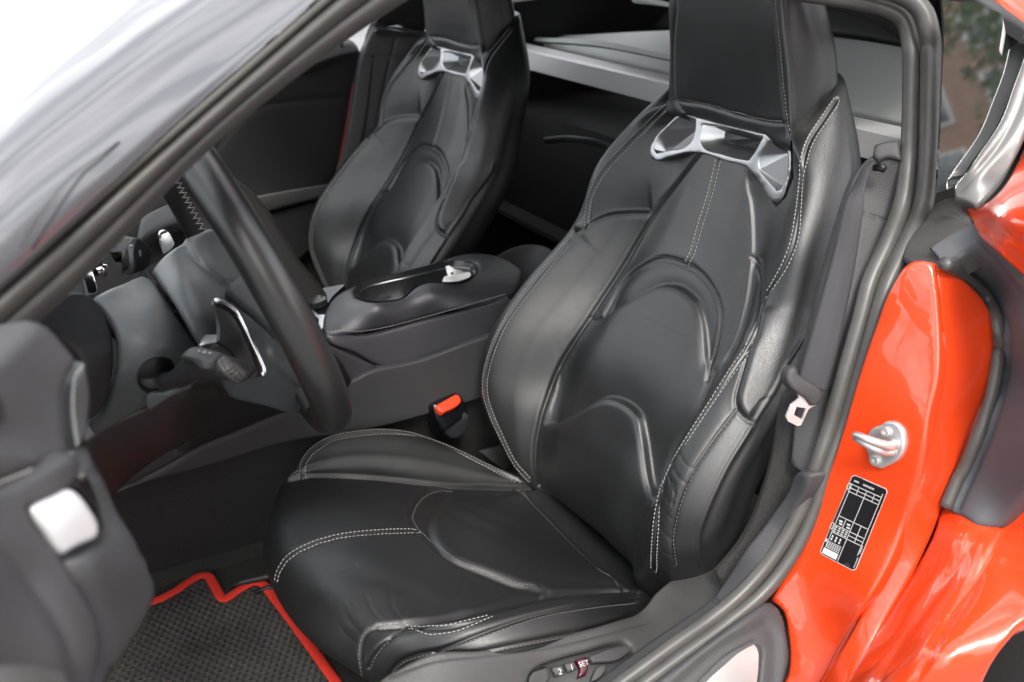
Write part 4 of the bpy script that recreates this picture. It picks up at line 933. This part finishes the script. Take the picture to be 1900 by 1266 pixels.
for (x, y, yv, r_) in ((1622,548,.682,20),(1697,40,.575,18)): pass

# ---- front pillar with its seal
def pl_rows(yo):
    O_ = [(-520,590),(-150,300),(0,185),(120,92),(240,0),(370,-100),(500,-200)]
    G_ = [(-520,960),(-150,646),(0,516),(150,382),(332,217),(582,0),(720,-115)]
    S_ = [(-520,988),(-150,672),(0,542),(133,424),(380,210),(623,0),(760,-115)]
    B_ = [(-520,1110),(-150,780),(0,657),(160,510),(390,273),(626,84),(800,-30)]
    return O_, G_, S_, B_
O_, G_, S_, B_ = pl_rows(0)
yG = [.80,.765,.745,.72,.69,.64,.61]
rows = []
for o_, g_, y0 in zip(O_, G_, yG):
    o_ = np.array(o_, float); g_ = np.array(g_, float); r = []
    for t, dy in ((-.03, -.13), (0, -.10), (.15, -.062), (.4, -.022), (.65, -.004), (.9, .003), (1.0, .003), (1.012, .003)):
        p = o_ + (g_ - o_) * t; r.append(W(p[0], p[1], 'y', y0 + dy))
    rows.append(r)
plr = loft('front_pillar', rows, 80, 60, M['pillar'], car, th=.004)
sweep('pillar_joint', [W(60,462,'y',.748),W(100,400,'y',.742),W(155,322,'y',.73),W(190,295,'y',.722),W(222,264,'y',.712)], .0006, M['black'], plr, step=.01, n=6)
rows = []
for g_, s_, y0 in zip(G_, S_, yG):
    g_ = np.array(g_, float); s_ = np.array(s_, float)
    r = []
    for t, dy in ((0.02, -.012), (.1, -.014), (.22, -.002), (.5, .001), (.75, -.003), (.85, -.014), (1.0, -.016)):
        p = g_ + (s_ - g_) * t; r.append(W(p[0], p[1], 'y', y0 + dy))
    rows.append(r)
M['lip'] = mat('pillar_lip', (.07, .068, .06), .55)
loft('seal_lip', rows, 50, 40, M['lip'], car, th=.002)
rows = []
for s_, b_, y0 in zip(S_, B_, yG):
    s_ = np.array(s_, float); b_ = np.array(b_, float); r = []
    for t, dy in ((-.02, -.03), (.0, -.012), (.15, .0), (.34, .0), (.44, -.005), (.50, -.016), (.56, -.010), (.72, -.008), (.9, -.014), (1.0, -.028), (.98, -.05)):
        p = s_ + (b_ - s_) * t; r.append(W(p[0], p[1], 'y', y0 + dy))
    rows.append(r)
loft('door_seal', rows, 60, 80, M['rubber'], car, th=.002)
M['glass'] = mat('windscreen_glass', (.85, .9, .92), .02, trans=1, spec=.5, ior=1.45)
pw = [(-60,200,'y',.66),(235,-5,'y',.55),(-60,-60,'y',.50),(60,60,'y',.585)]
rows = []
for o_, g_, y0 in zip(O_, G_, yG):
    p = W(o_[0] + .16 * (g_[0] - o_[0]), o_[1] + .16 * (g_[1] - o_[1]), 'y', y0 - .10); q = p * np.array([1, -1, 1]) + np.array([.03, 0, -.17])
    rows.append([p, p * .55 + q * .45 + np.array([.09, 0, .012]), (p + q) / 2 + np.array([.115, 0, .016]), p * .45 + q * .55 + np.array([.09, 0, .012]), q])
loft('windscreen', [[r[0], r[0] * .75 + r[4] * .25 + np.array([.075, 0, .01]), r[2], r[0] * .25 + r[4] * .75 + np.array([.075, 0, .01]), r[4]] for r in rows], 30, 40, M['glass'], car, th=.004)
loft('dash_top', [[(x, y, z - .03 * (y / .6) ** 4) for y in np.linspace(-.60, .60, 9)] for x, z in ((.03, .88), (.05, .925), (.15, .945), (.35, .945), (.50, .93))], 20, 30, M['plastic_dark'], car, th=.01)
loft('bonnet', [[(x, y, z - .10 * (abs(y) / .82) ** 4) for y in np.linspace(-.82, .82, 9)] for x, z in ((.50, .945), (.8, .90), (1.2, .82), (1.5, .72), (1.62, .60))], 20, 30, M['paint'], car, th=.006)
# roof skin, over the cabin and out of frame
rows = [[(x, y, z - .10 * (abs(y) / .58) ** 3) for y in np.linspace(-.56, .56, 9)] for x, z in ((-.38,1.27),(-.6,1.31),(-.9,1.32),(-1.2,1.29),(-1.5,1.22),(-1.9,1.10))]
loft('roof', rows, 30, 40, M['paint'], car, th=.02)

rows = [[(x, y, z - .10 * (abs(y) / .58) ** 3) for y in np.linspace(-.55, .55, 9)] for x, z in ((-.40,1.235),(-.6,1.275),(-.9,1.285),(-1.2,1.255),(-1.5,1.185),(-1.9,1.07))]
loft('roof_lining', rows, 30, 40, M['black'], car, th=.01)
quad_sheet('cabin_side', [(.4,-.70,.30),(-1.9,-.70,.30),(-1.9,-.70,.86),(.4,-.68,.86)], M['black'], car)
quad_sheet('firewall', [(.40,-.70,.30),(.40,.70,.30),(.40,.70,.95),(.40,-.70,.95)], M['black'], car)
quad_sheet('floor_pan', [(.4,-.72,.31),(.4,.70,.31),(-1.9,.70,.31),(-1.9,-.72,.31)], M['black'], car)
M['seal_grey'] = mat('grey_quarter_seal', (.075, .078, .085), .6, spec=.35)
# ---- body side: door jamb, quarter panels, window
J = [(1690,487),(1712,484),(1733,490),(1739,540),(1742,584),(1744,640),(1742,695),(1725,768),(1711,866),(1688,940),(1650,1040),(1602,1130),(1560,1200),(1500,1290),(1420,1290),(1455,1266),(1465,1216),(1463,1187),(1443,1124),(1428,1116),(1470,1045),(1500,985),(1525,910),(1562,800),(1585,720),(1622,610),(1655,530)]
jc = [(1690,487,'x',-.735),(1733,490,'x',-.745),(1742,600,'x',-.735),(1655,530,'x',-.725),(1622,610,'x',-.715),(1562,800,'x',-.69),(1640,825,'x',-.695),(1720,800,'x',-.705),(1525,910,'x',-.675),(1580,970,'x',-.68),(1670,980,'x',-.69),(1470,1045,'x',-.65),(1600,1120,'x',-.655),(1440,1130,'y',.715),(1500,1120,'y',.735),(1560,1190,'y',.775),(1460,1240,'y',.74),(1500,1290,'y',.765)]
jamb = panel('door_jamb', J, jc, M['paint'], car, g=13, r=.004, th=.01, corner=60,
     seams=[([(1722,500),(1690,590),(1655,690),(1622,800),(1590,900),(1552,990),(1500,1080),(1448,1140)], .0, .004, 0, 0, .02)])
jf = tps(jc)
Q = [(1733,490),(1752,492),(1797,522),(1834,562),(1850,606),(1850,658),(1837,732),(1815,798),(1786,866),(1775,885),(1752,945),(1742,975),(1700,1060),(1640,1160),(1565,1290),(1500,1290),(1560,1200),(1602,1130),(1650,1040),(1688,940),(1711,866),(1725,768),(1742,695),(1744,640),(1742,584),(1739,540)]
qc = [(1733,490,'x',-.748),(1742,600,'x',-.738),(1742,695,'x',-.727),(1725,768,'x',-.713),(1711,866,'x',-.702),(1688,940,'x',-.694),(1650,1040,'x',-.685),(1602,1130,'x',-.660),(1500,1290,'y',.768),(1850,606,'x',-.80),(1834,562,'x',-.80),(1837,732,'x',-.785),(1786,866,'x',-.755),(1752,945,'x',-.735),(1700,1060,'x',-.70),(1640,1160,'x',-.665),(1565,1290,'y',.82),(1800,640,'x',-.772),(1775,780,'x',-.748)]
panel('quarter_panel', Q, qc, M['paint'], car, g=13, r=.006, th=.01, corner=60,
     seams=[([(1830,700),(1790,760),(1760,850),(1735,930)], .0, .004, 0, 0, .02)])
Fd = [(1740,930),(1765,925),(1800,940),(1850,950),(1880,920),(1910,890),(1990,850),(1990,1100),(1925,1140),(1895,1160),(1870,1195),(1842,1240),(1815,1300),(1545,1310),(1630,1160),(1690,1060),(1733,972)]
fc = [(1745,930,'x',-.748),(1800,940,'x',-.748),(1733,972,'x',-.726),(1690,1060,'x',-.703),(1700,1060,'x',-.702),(1640,1160,'x',-.667),(1565,1300,'y',.822),(1780,1000,'x',-.712),(1700,1150,'x',-.655),(1650,1266,'y',.875),(1856,982,'x',-.745),(1800,1080,'x',-.690),(1740,1220,'y',.905),(1900,935,'x',-.79),(1900,1100,'y',.915),(1840,1200,'y',.925),(1815,1300,'y',.925),(1990,1000,'y',.92)]
panel('rear_fender', Fd, fc, M['paint'], car, g=13, r=.006, th=.012, corner=60,
     seams=[([(1815,990),(1770,1060),(1710,1140),(1620,1280)], .002, .004, -.001, .0015, .03), ([(1862,985),(1820,1060),(1760,1150),(1690,1280)], .002, .004, -.001, .002, .03)])
SHO = [(1769,366),(1790,372),(1811,383),(1838,362),(1862,335),(1884,295),(1902,254),(1990,180),(1990,580),(1930,534),(1900,512),(1856,474),(1815,436),(1806,416),(1790,395)]
sc_ = [(1769,366,'y',.70),(1811,383,'y',.735),(1884,295,'y',.73),(1900,512,'y',.83),(1815,436,'y',.755),(1990,180,'y',.75),(1990,580,'y',.88),(1850,410,'y',.80),(1930,380,'y',.84)]
panel('quarter_panel', SHO, sc_, M['paint'], car, g=11, r=.006, th=.01, corner=60, seams=[([(1790,385),(1820,410),(1870,450),(1930,500)], .0, .005, .0, .005, .02)])
panel('roof_rail', [(1825,-30),(1850,0),(1905,38),(1990,90),(1990,-60),(1825,-60)], [(1825,-30,'y',.58),(1905,38,'y',.64),(1990,90,'y',.68),(1990,-60,'y',.60)], M['paint'], car, g=14, r=.006, th=.012)
panel('pillar_cap', [(1668,478),(1680,440),(1712,405),(1742,370),(1769,364),(1790,390),(1808,418),(1817,438),(1800,458),(1770,478),(1752,491),(1735,494),(1712,490),(1690,489)], [(1668,478,'y',.685),(1712,405,'y',.672),(1742,370,'y',.675),(1769,364,'y',.70),(1817,438,'y',.755),(1752,491,'y',.745),(1690,489,'y',.71),(1745,435,'y',.715)], M['rubber'], car, g=8, r=.006, th=.02,
      seams=[([(1720,410),(1760,400),(1806,425)], .001, .004, .002, 0, .015)])
QS = [(1752,490),(1775,478),(1800,456),(1816,438),(1856,478),(1900,518),(1935,560),(1960,620),(1960,800),(1910,900),(1874,957),(1857,982),(1833,982),(1811,977),(1786,962),(1753,944),(1775,885),(1786,866),(1815,798),(1837,732),(1850,658),(1850,606),(1834,562),(1797,522)]
qs = [(1752,490,'y',.748),(1816,438,'y',.765),(1900,518,'y',.84),(1850,606,'x',-.797),(1837,732,'x',-.782),(1786,866,'x',-.752),(1753,944,'x',-.733),(1811,977,'x',-.728),(1857,982,'x',-.742),(1935,620,'y',.87),(1930,800,'y',.89),(1880,700,'x',-.79),(1830,900,'x',-.745),(1860,540,'x',-.81)]
panel('quarter_seal', QS, qs, M['seal_grey'], car, g=10, r=.006, th=.02,
      seams=[([(1774,486),(1818,524),(1852,570),(1868,615),(1868,665),(1855,740),(1832,810),(1803,880),(1776,940)], .003, .003, .0, .003, .012), ([(1806,446),(1850,492),(1890,545),(1915,620)], .002, .002, 0, 0, .01)])
SL = [(1752,488),(1797,520),(1836,560),(1853,606),(1853,658),(1840,734),(1818,800),(1789,868),(1777,888),(1754,942)]
sweep('seal_lip', [unproj(np.array([p]), tps(qs)(np.array([p])) - .006)[0] for p in SL], .006, M['rubber'], car, step=.006, n=14)
qw = [(1760,0,'y',.638),(1742,354,'y',.703),(1900,107,'y',.690)]
M['tint'] = mat('dark_tinted_glass', (.014, .018, .017), .03, spec=1, ior=2.3, coat=1, coat_r=.01)
panel('quarter_window', [(1742,-40),(1748,0),(1747,184),(1741,313),(1738,358),(1769,347),(1797,316),(1826,277),(1860,224),(1884,160),(1904,107),(1908,56),(1850,22),(1790,-8),(1770,-40)], qw, M['tint'], car, g=16, r=.001, th=.004)
wt = [(1769,345,'y',.712),(1797,315,'y',.722),(1859,223,'y',.718),(1900,107,'y',.703),(1930,90,'y',.71),(1900,254,'y',.738),(1856,339,'y',.742),(1811,383,'y',.742)]
panel('window_trim', [(1769,344),(1797,313),(1826,273),(1859,221),(1882,158),(1900,105),(1908,60),(1940,70),(1930,160),(1902,256),(1883,297),(1860,338),(1837,364),(1811,385),(1804,380),(1769,369)], wt, M['trim'], car, g=7, r=.004, th=.015,
      seams=[([(1785,350),(1820,312),(1860,262),(1890,205),(1912,130)], .001, .003, 0, .002, .01)])
panel('window_trim', [(1770,-30),(1800,-10),(1850,20),(1908,56),(1912,46),(1860,8),(1810,-30)], [(1770,-30,'y',.645),(1850,20,'y',.66),(1908,56,'y',.70),(1912,46,'y',.69),(1810,-30,'y',.63)], M['plastic_dark'], car, g=7, r=.003, th=.01)
# sill scuff plate
sp = [(1443,1124,'y',.722),(1463,1187,'y',.745),(1454,1290,'y',.77),(1180,1290,'y',.72),(1290,1205,'y',.72),(1385,1138,'y',.72)]
INS = [(1292,1290),(1310,1266),(1345,1234),(1369,1213),(1399,1196),(1404,1203),(1407,1235),(1404,1266),(1400,1290)]
plate = panel('scuff_plate', [(1436,1118),(1446,1128),(1462,1182),(1466,1216),(1456,1266),(1450,1300),(1160,1300),(1180,1290),(1290,1212),(1360,1160),(1405,1128),(1424,1117)], sp, M['plastic'], car, g=9, r=.005, th=.012,
      seams=[([(1230,1290),(1330,1200),(1420,1150),(1440,1170),(1446,1230),(1440,1300)], .0, .003, .0015, -.0015, .01), ([(1270,1300),(1300,1264),(1360,1210),(1400,1190),(1412,1200),(1413,1240),(1406,1300)], .0012, .0014, 0, 0, .01)])
spf = tps(sp)
panel('scuff_insert', INS, None, M['alu'], plate, g=8, r=.001, th=.002, fn=lambda p: spf(p) - .0012)
# striker
SK = [(1649,781),(1663,785),(1672,795),(1677,813),(1678,828),(1674,842),(1665,855),(1650,864),(1634,871),(1622,867),(1612,858),(1609,844),(1604,832),(1603,818),(1609,805),(1617,795),(1634,788),(1642,782)]
stp = panel('door_striker', SK, None, M['cast'], car, g=4, r=.0025, th=.006, fn=lambda p: jf(p) - .0055)
stp['label'] = 'cast metal door striker bolted to the orange red jamb'
def hk(px, py, d): return unproj(np.array([[px, py]], float), jf(np.array([[px, py]], float)) - d)[0]
hook = sweep('striker_loop', [hk(1662,822,.004), hk(1652,828,.012), hk(1630,822,.024), hk(1606,814,.032), hk(1590,808,.032), hk(1588,812,.030), hk(1604,822,.028), hk(1628,834,.020), hk(1646,838,.010), hk(1658,836,.004)], [.005,.0045,.004,.0038,.0036,.0036,.0038,.004,.0045,.005], M['cast'], stp, step=.0025, n=14)
for (x, y) in ((1650,801),(1630,852)):
    A, Nn = surf_pn(jf, (x, y)); a = A[0] + Nn[0] * .004; b = a + Nn[0] * .0035
    rr_ = rad_at(9.5, a)
    V, F = [], []
    for (q, s_) in ((a, 1.0), (b, 1.0), (b + Nn[0] * .0003, .92), (b + Nn[0] * .0003, .52), (b - Nn[0] * .002, .42)):
        u_ = np.cross(Nn[0], [0, 0, 1.]); u_ /= np.linalg.norm(u_); v_ = np.cross(Nn[0], u_)
        V += [q + (u_ * math.cos(t) + v_ * math.sin(t)) * rr_ * s_ for t in np.linspace(0, 2 * math.pi, 24, endpoint=False)]
    F = [(r_*24+i, r_*24+(i+1)%24, (r_+1)*24+(i+1)%24, (r_+1)*24+i) for r_ in range(4) for i in range(24)] + [tuple(96 + i for i in range(24))]
    mesh_obj('bolt', V, F, M['cast'], stp, smooth=False)
# tyre information sticker
TL, TR, BR, BL = [np.array(p, float) for p in ((1582,880),(1648,909),(1586,1061),(1520,1027))]
def luv(u, v): return TL * (1-u) * (1-v) + TR * u * (1-v) + BR * u * v + BL * (1-u) * v
def rr_pts(u0, v0, u1, v1): return [luv(u0, v0), luv(u1, v0), luv(u1, v1), luv(u0, v1)]
wst = panel('tyre_label', [luv(.06,0), luv(.94,0), luv(1,.03), luv(1,.97), luv(.94,1), luv(.06,1), luv(0,.97), luv(0,.03)], None, M['white_ink'], jamb, g=8, corner=5, r=.0001, th=.0008, fn=lambda p: jf(p) - .0006)
wst['label'] = 'black tyre information sticker with white table lines'
panel('tyre_label_face', [luv(.07,.008), luv(.93,.008), luv(.985,.035), luv(.985,.965), luv(.93,.992), luv(.07,.992), luv(.015,.965), luv(.015,.035)], None, M['sticker'], jamb, g=8, corner=5, r=.0001, th=.0004, fn=lambda p: jf(p) - .0010)
LV, LF = [], []
def mark(u0, v0, u1, v1):
    q = np.array(rr_pts(u0, v0, u1, v1)); A_, N_ = surf_pn(jf, q); A_ = A_ + N_ * .0013; k_ = len(LV); LV.extend(list(A_)); LV.extend(list(A_ - N_ * .0002)); LF.append((k_, k_+1, k_+2, k_+3))
    LF.extend([(k_+i, k_+4+i, k_+4+(i+1)%4, k_+(i+1)%4) for i in range(4)])
W_ = .012
def hl(v, u0, u1): mark(u0, v - .0035, u1, v + .0035)
def vl(u, v0, v1): mark(u - .007, v0, u + .007, v1)
hl(.105, .07, .93); hl(.150, .07, .93); hl(.195, .07, .93); vl(.10, .105, .88); vl(.52, .105, .98); vl(.93, .06, .82)
for u in (.30, .74): vl(u, .105, .195)
hl(.50, .10, .93); hl(.615, .10, .93); hl(.66, .52, .93); hl(.705, .10, .93); vl(.31, .50, .61); vl(.73, .50, .705)
for u0, u1 in ((.12,.27),(.37,.70)): 
    n_ = int((u1-u0)/.035)
    for i in range(n_): mark(u0 + i*.035, .045, u0 + i*.035 + .022, .065)
for (u, v) in ((.0,.10),(.0,.60)):
    for a, b, c, d in ((.01,.0,.07,.01),(.01,.07,.07,.08),(.0,.01,.018,.07),(.06,.01,.078,.07)): mark(u+a, v+b, u+c, v+d)
for (u, v) in ((.16,.54),(.18,.57),(.38,.54),(.40,.575)): mark(u, v, u + .09, v + .018)
for i in range(4):
    for j in range(3): mark(.12 + i * .10, .628 + j * .026, .12 + i * .10 + .06, .628 + j * .026 + .013)
for i in range(6): mark(.14 + (i%3)*.11, .735 + (i//3)*.035, .18 + (i%3)*.11, .76 + (i//3)*.035)
for j in range(5):
    for i in range(7): mark(.09 + i * .056, .815 + j * .017, .09 + i * .056 + .038, .815 + j * .017 + .009)
mark(.07, .905, .47, .975); mark(.02, .80, .07, .84)
for i in range(5): mark(.945, .70 + i*.02, .975, .71 + i*.02)
for i in range(10): mark(.95, .84 + i*.013, .975, .847 + i*.013)
mesh_obj('print', LV, LF, M['white_ink'], jamb, smooth=False)

# ---- foreground: the open driver's door
dc1 = [(0,640,'d',.47),(90,600,'d',.51),(155,671,'d',.53),(130,740,'d',.52),(142,836,'d',.515),(0,890,'d',.46),(60,730,'d',.49),(-100,800,'d',.43),(-560,1000,'d',.37)]
door = panel('driver_door', [(-560,960),(-300,850),(-120,735),(0,660),(45,618),(70,592),(98,604),(124,632),(155,671),(140,692),(129,725),(129,765),(134,800),(143,838),(110,852),(74,870),(0,902),(-120,955),(-560,1110)], dc1, M['plastic'], car, g=12, r=.006, th=.02,
      seams=[([(-60,835),(0,828),(60,832),(100,845),(140,842)], .0, .004, -.002, .003, .012)])
door['label'] = 'open driver door trim in charcoal plastic at the near left'
panel_stitch('stitching', [(153,676),(137,698),(133,725),(133,765),(137,800),(141,834)], dc1, M['thread'], door, L=.0022, gap=.0008, wd=.0009)
panel_stitch('stitching', [(-20,902),(40,878),(74,864),(110,848),(140,838)], dc1, M['thread'], door, L=.0030, gap=.0010, wd=.0013)
panel('window_switch', [(-30,735),(0,728),(8,745),(9,780),(0,792),(-30,795)], None, M['plastic_dark'], door, g=6, r=.002, th=.004, fn=lambda p: tps(dc1)(p) - .002)
dcj = [(143,700,'d',.545),(160,700,'d',.55),(175,780,'d',.56),(150,820,'d',.545)]
panel('door_end_panel', [(131,725),(142,695),(157,672),(166,700),(168,780),(160,815),(146,838),(136,800),(131,765)], dcj, M['soft_dash'], door, g=6, r=.003, th=.01)
dc2 = [(143,842,'d',.50),(0,905,'d',.45),(165,860,'d',.515),(190,985,'d',.505),(118,1036,'d',.475),(0,1000,'d',.435),(55,1080,'d',.45),(140,1235,'d',.46),(0,1290,'d',.41),(192,1176,'d',.495),(173,1290,'d',.485),(-100,1100,'d',.38),(-560,1400,'d',.33),(165,1500,'d',.45)]
panel('door_panel', [(-560,1118),(-120,960),(0,908),(74,876),(110,858),(146,842),(156,858),(160,880),(136,906),(56,940),(62,956),(118,1033),(122,1039),(147,1080),(177,1132),(192,1176),(190,1224),(173,1300),(165,1500),(-560,1700)], dc2, M['plastic'], door, g=16, r=.004, th=.05,
      seams=[([(-20,980),(0,1003),(30,1040),(55,1073),(80,1105),(103,1139),(129,1187),(140,1235),(142,1290)], .003, .003, 0, .001, .02)])
dc3 = [(151,813,'d',.55),(177,822,'d',.57),(203,870,'d',.575),(239,955,'d',.585),(306,1090,'d',.59),(276,1168,'d',.57),(214,1290,'d',.54),(122,1039,'d',.475),(177,1006,'d',.50),(240,1040,'d',.535),(192,1176,'d',.50),(190,985,'d',.53),(250,1130,'d',.55),(150,1480,'d',.50)]
panel('door_grab', [(150,815),(163,812),(177,822),(190,845),(203,870),(222,912),(239,955),(262,997),(284,1036),(300,1068),(306,1090),(304,1115),(290,1148),(262,1195),(236,1240),(205,1300),(190,1480),(166,1480),(172,1300),(192,1224),(194,1176),(178,1130),(149,1078),(124,1038),(128,1030),(160,1012),(186,994),(193,984),(190,960),(180,930),(168,905),(162,880),(160,850)], dc3, M['plastic'], door, g=10, r=.010, th=.03,
      seams=[([(126,1040),(158,1020),(190,1004),(225,1012),(255,1030)], .0, .005, .003, 0, .015)])
hd = [(56,942,'d',.468),(136,907,'d',.488),(184,966,'d',.50),(190,988,'d',.502),(118,1032,'d',.480),(120,970,'d',.480)]
panel('door_handle', [(55,942),(60,938),(100,921),(134,906),(142,910),(158,925),(172,945),(184,966),(190,986),(186,994),(150,1014),(118,1033),(112,1028),(85,990),(60,955)], hd, M['handle'], door, g=7, r=.003, th=.01)
panel('handle_recess', [(140,900),(158,880),(166,884),(176,910),(188,945),(196,980),(190,986),(180,950),(160,922)], [(140,900,'d',.50),(166,884,'d',.515),(196,980,'d',.525),(160,922,'d',.51)], M['slot'], door, g=6, r=.001, th=.004)
sweep('latch_pin', [W(148,886,'d',.502), W(160,876,'d',.512)], .0018, M['plastic_light'], door, n=12)
panel('speaker_grille', [(-80,1290),(-60,1235),(0,1226),(70,1228),(125,1240),(140,1262),(138,1300)], [(0,1240,'d',.395),(130,1245,'d',.43),(-80,1290,'d',.38),(60,1300,'d',.40)], M['plastic_light'], door, g=10, r=.004, th=.01)

# ---- rear wheel peeping past the fender
tyre = sweep('tyre', [np.array([-1.18, .80, .33]) + .30 * np.array([math.cos(a), 0, math.sin(a)]) for a in np.linspace(0, 2*math.pi, 40, endpoint=False)], .085, M['tyre'], car, closed=True, step=.02, n=24, up=(0, 1, 0), prof=[(math.copysign(abs(math.cos(a))**.5, math.cos(a)), math.copysign(abs(math.sin(a))**.5, math.sin(a))*1.3) for a in np.linspace(0, 2*math.pi, 24, endpoint=False)])

# ================================================================== FLOOR MAT
ZM = .346
def Zp(p): return W(p[0], p[1], 'z', ZM)
MO = [(306,1110),(340,1089),(366,1073),(376,1070),(386,1071),(393,1079),(402,1096),(412,1112),(420,1114),(438,1101),(458,1089),(472,1083),(484,1084),(494,1092),(510,1113),(540,1152),(580,1207),(622,1266),(660,1320)]
mo = [Zp(p) for p in MO]
mo2 = mo + [np.array([mo[-1][0] - .02, .60, ZM]), np.array([.05, .60, ZM]), np.array([.05, mo[0][1] + .06, ZM])]
OUTL = np.array([p[:2] for p in mo2])
floor_mat = empty('floor_mat', (float(OUTL[:,0].mean()), float(OUTL[:,1].mean()), 0.34))
tag(floor_mat, 'black honeycomb rubber floor mat with red cloth edging on the dark carpet', 'floor mat')
org = np.array(floor_mat.location)
edge = arclen(np.array(mo2[:]), .004, True, 1200)
eo = sweep('edging', [p - org + np.array([0, 0, .002]) for p in edge[::2]], .0068, M['mat_red'], floor_mat, closed=True, step=.004, n=12, prof=[(math.cos(a), math.sin(a) * .42) for a in np.linspace(0, 2 * math.pi, 12, endpoint=False)])
sp_, V, F = .0098, [], []
hx = [(math.cos(math.radians(30 + 60 * i)), math.sin(math.radians(30 + 60 * i))) for i in range(6)]
lo, hi = OUTL.min(0), OUTL.max(0); j = 0; y = lo[1]
cells = []
while y < hi[1]:
    x = lo[0] + (sp_ / 2 if j % 2 else 0)
    while x < hi[0]: cells.append((x, y)); x += sp_
    y += sp_ * .866; j += 1
cells = np.array(cells); ins = inside(cells, OUTL); cells = cells[ins]
dd_ = seg_dist(cells, np.vstack([OUTL, OUTL[:1]]))[0]; cells = cells[dd_ > .001]
pxc = proj(np.hstack([cells, np.full((len(cells), 1), ZM)])); cells = cells[pxc[:, 1] < 1500]
R6 = sp_ / 1.7320508
for (x, y) in cells:
    k = len(V)
    for s_, z in ((1.0, 0.0), (.94, .0011), (.86, .0009), (.78, -.0045)): V += [(x + hx[i][0] * R6 * s_ - org[0], y + hx[i][1] * R6 * s_ - org[1], ZM + z - org[2]) for i in range(6)]
    for r_ in range(3):
        for i in range(6): F.append((k + r_*6 + i, k + r_*6 + (i+1) % 6, k + r_*6 + 6 + (i+1) % 6, k + r_*6 + 6 + i))
    F.append(tuple(k + 18 + i for i in range(6)))
M['mat'] = mat('dusty_black_rubber', (.036, .036, .035), .36, spec=.8, var=(9, .16, (.085, .080, .072)), bump=[('noise', 500, .0004, .5)])
mesh_obj('honeycomb', V, F, M['mat'], floor_mat, smooth=False)
M['lint'] = mat('pale_lint', (.35, .34, .31), .9)
lv, lf = [], []
for (x, y) in [(405,1018),(412,1020),(440,1012),(350,1236),(352,1240),(341,1222),(372,1228),(505,1178),(512,1182),(420,1200),(390,1190),(460,1150),(430,1236)]:
    q = W(x, y, 'z', ZM + .0015) if y > 1100 else W(x, y, 'z', .352); a_ = RNG.uniform(0, 3); s_ = RNG.uniform(.0008, .0022); d_ = np.array([math.cos(a_), math.sin(a_), .2]) * s_; e_ = np.array([-math.sin(a_), math.cos(a_), .5]) * s_ * .4; k = len(lv)
    lv += [q - d_, q + e_, q + d_, q - e_]; lf.append((k, k+1, k+2, k+3))
dust = mesh_obj('grit', [v - org for v in lv], lf, M['lint'], floor_mat, smooth=False); dust['kind'] = 'stuff'
# seat rail peeping out beside the mat
sweep('seat_rail', [W(424,1086,'z',.352), W(505,1068,'z',.358), W(560,1056,'z',.36)], .006, M['plastic_dark'], car, n=4, step=.02)
sweep('seat_rail', [W(470,1100,'z',.349), W(520,1090,'z',.352), W(560,1150,'z',.35)], .004, M['plastic_dark'], car, n=4, step=.02)

# ================================================================== OUTSIDE
M['ground'] = mat('pale_paving', (.15, .15, .155), .8, var=(.8, .2, (.22, .22, .225)), bump=[('noise', 60, .003, .4)])
gnd = mesh_obj('pavement', [(-120,-120,0),(120,-120,0),(120,120,0),(-120,120,0)], [(0,1,2,3)], M['ground'], smooth=False); gnd['kind'] = 'structure'
# neighbouring house and tree (mirrored in the paint and the quarter window)
M['brick'] = mat('brown_brick', (.20, .11, .075), .8, bump=[('noise', 30, .01, .5)], var=(3, .2, (.28, .17, .12)))
M['frame'] = mat('window_frame_white', (.6, .6, .58), .5)
M['pane'] = mat('window_pane', (.03, .04, .05), .05, spec=.8)
bl = box('apartment_block', (-6, 34, 17), (22, 8, 34), M['brick'], None, bev=.02)
tag(bl, 'brown apartment block with rows of pale framed windows, mirrored in the rear quarter window', 'building')
f0 = box('window', (0, 0, 0), (1.5, .16, 1.7), M['frame'], None, bev=.01); p0 = box('pane', (0, -.06, 0), (1.3, .12, 1.5), M['pane'], None, bev=0)
first = True
for i in range(8):
    for j in range(12):
        f, p_ = (f0, p0) if first else (f0.copy(), p0.copy())
        if not first: COL.objects.link(f); COL.objects.link(p_)
        first = False; f.parent = bl; f.location = (-15.5 + i * 2.7, 29.95, 1.6 + j * 2.8); p_.parent = f
M['bark'] = mat('bark', (.09, .065, .045), .9, bump=[('noise', 20, .02, 1)])
M['leaf'] = mat('leaf', (.055, .10, .025), .6, var=(2, .2, (.10, .13, .03)))
tree = empty('leafy_tree', (-3.7, 9.2, 0)); tag(tree, 'green leafy tree mirrored in the upper corner of the rear quarter window', 'tree')
sweep('trunk', [(0,0,0),(.05,.02,2.5),(-.1,.1,5.0),(.1,0,7.6)], [.18,.15,.11,.05], M['bark'], tree, step=.3, n=10)
V, F = [], []
for i in range(5200):
    c_ = RNG.normal(0, 1, 3); c_ /= np.linalg.norm(c_); lob = RNG.integers(0, 7)
    o_ = np.array([math.cos(lob * 2.4) * 1.0, math.sin(lob * 2.4) * 1.0, 6.4 + .4 * lob]) * np.array([.8,.8,1]) + c_ * RNG.uniform(.3, .85)
    a_ = RNG.normal(0, 1, 3); a_ /= np.linalg.norm(a_); b_ = np.cross(a_, RNG.normal(0, 1, 3)); b_ /= np.linalg.norm(b_); s_ = RNG.uniform(.05, .11); k = len(V)
    V += [o_ - a_ * s_, o_ + b_ * s_ * .5, o_ + a_ * s_, o_ - b_ * s_ * .5]; F.append((k, k+1, k+2, k+3))
mesh_obj('crown', V, F, M['leaf'], tree, smooth=False)
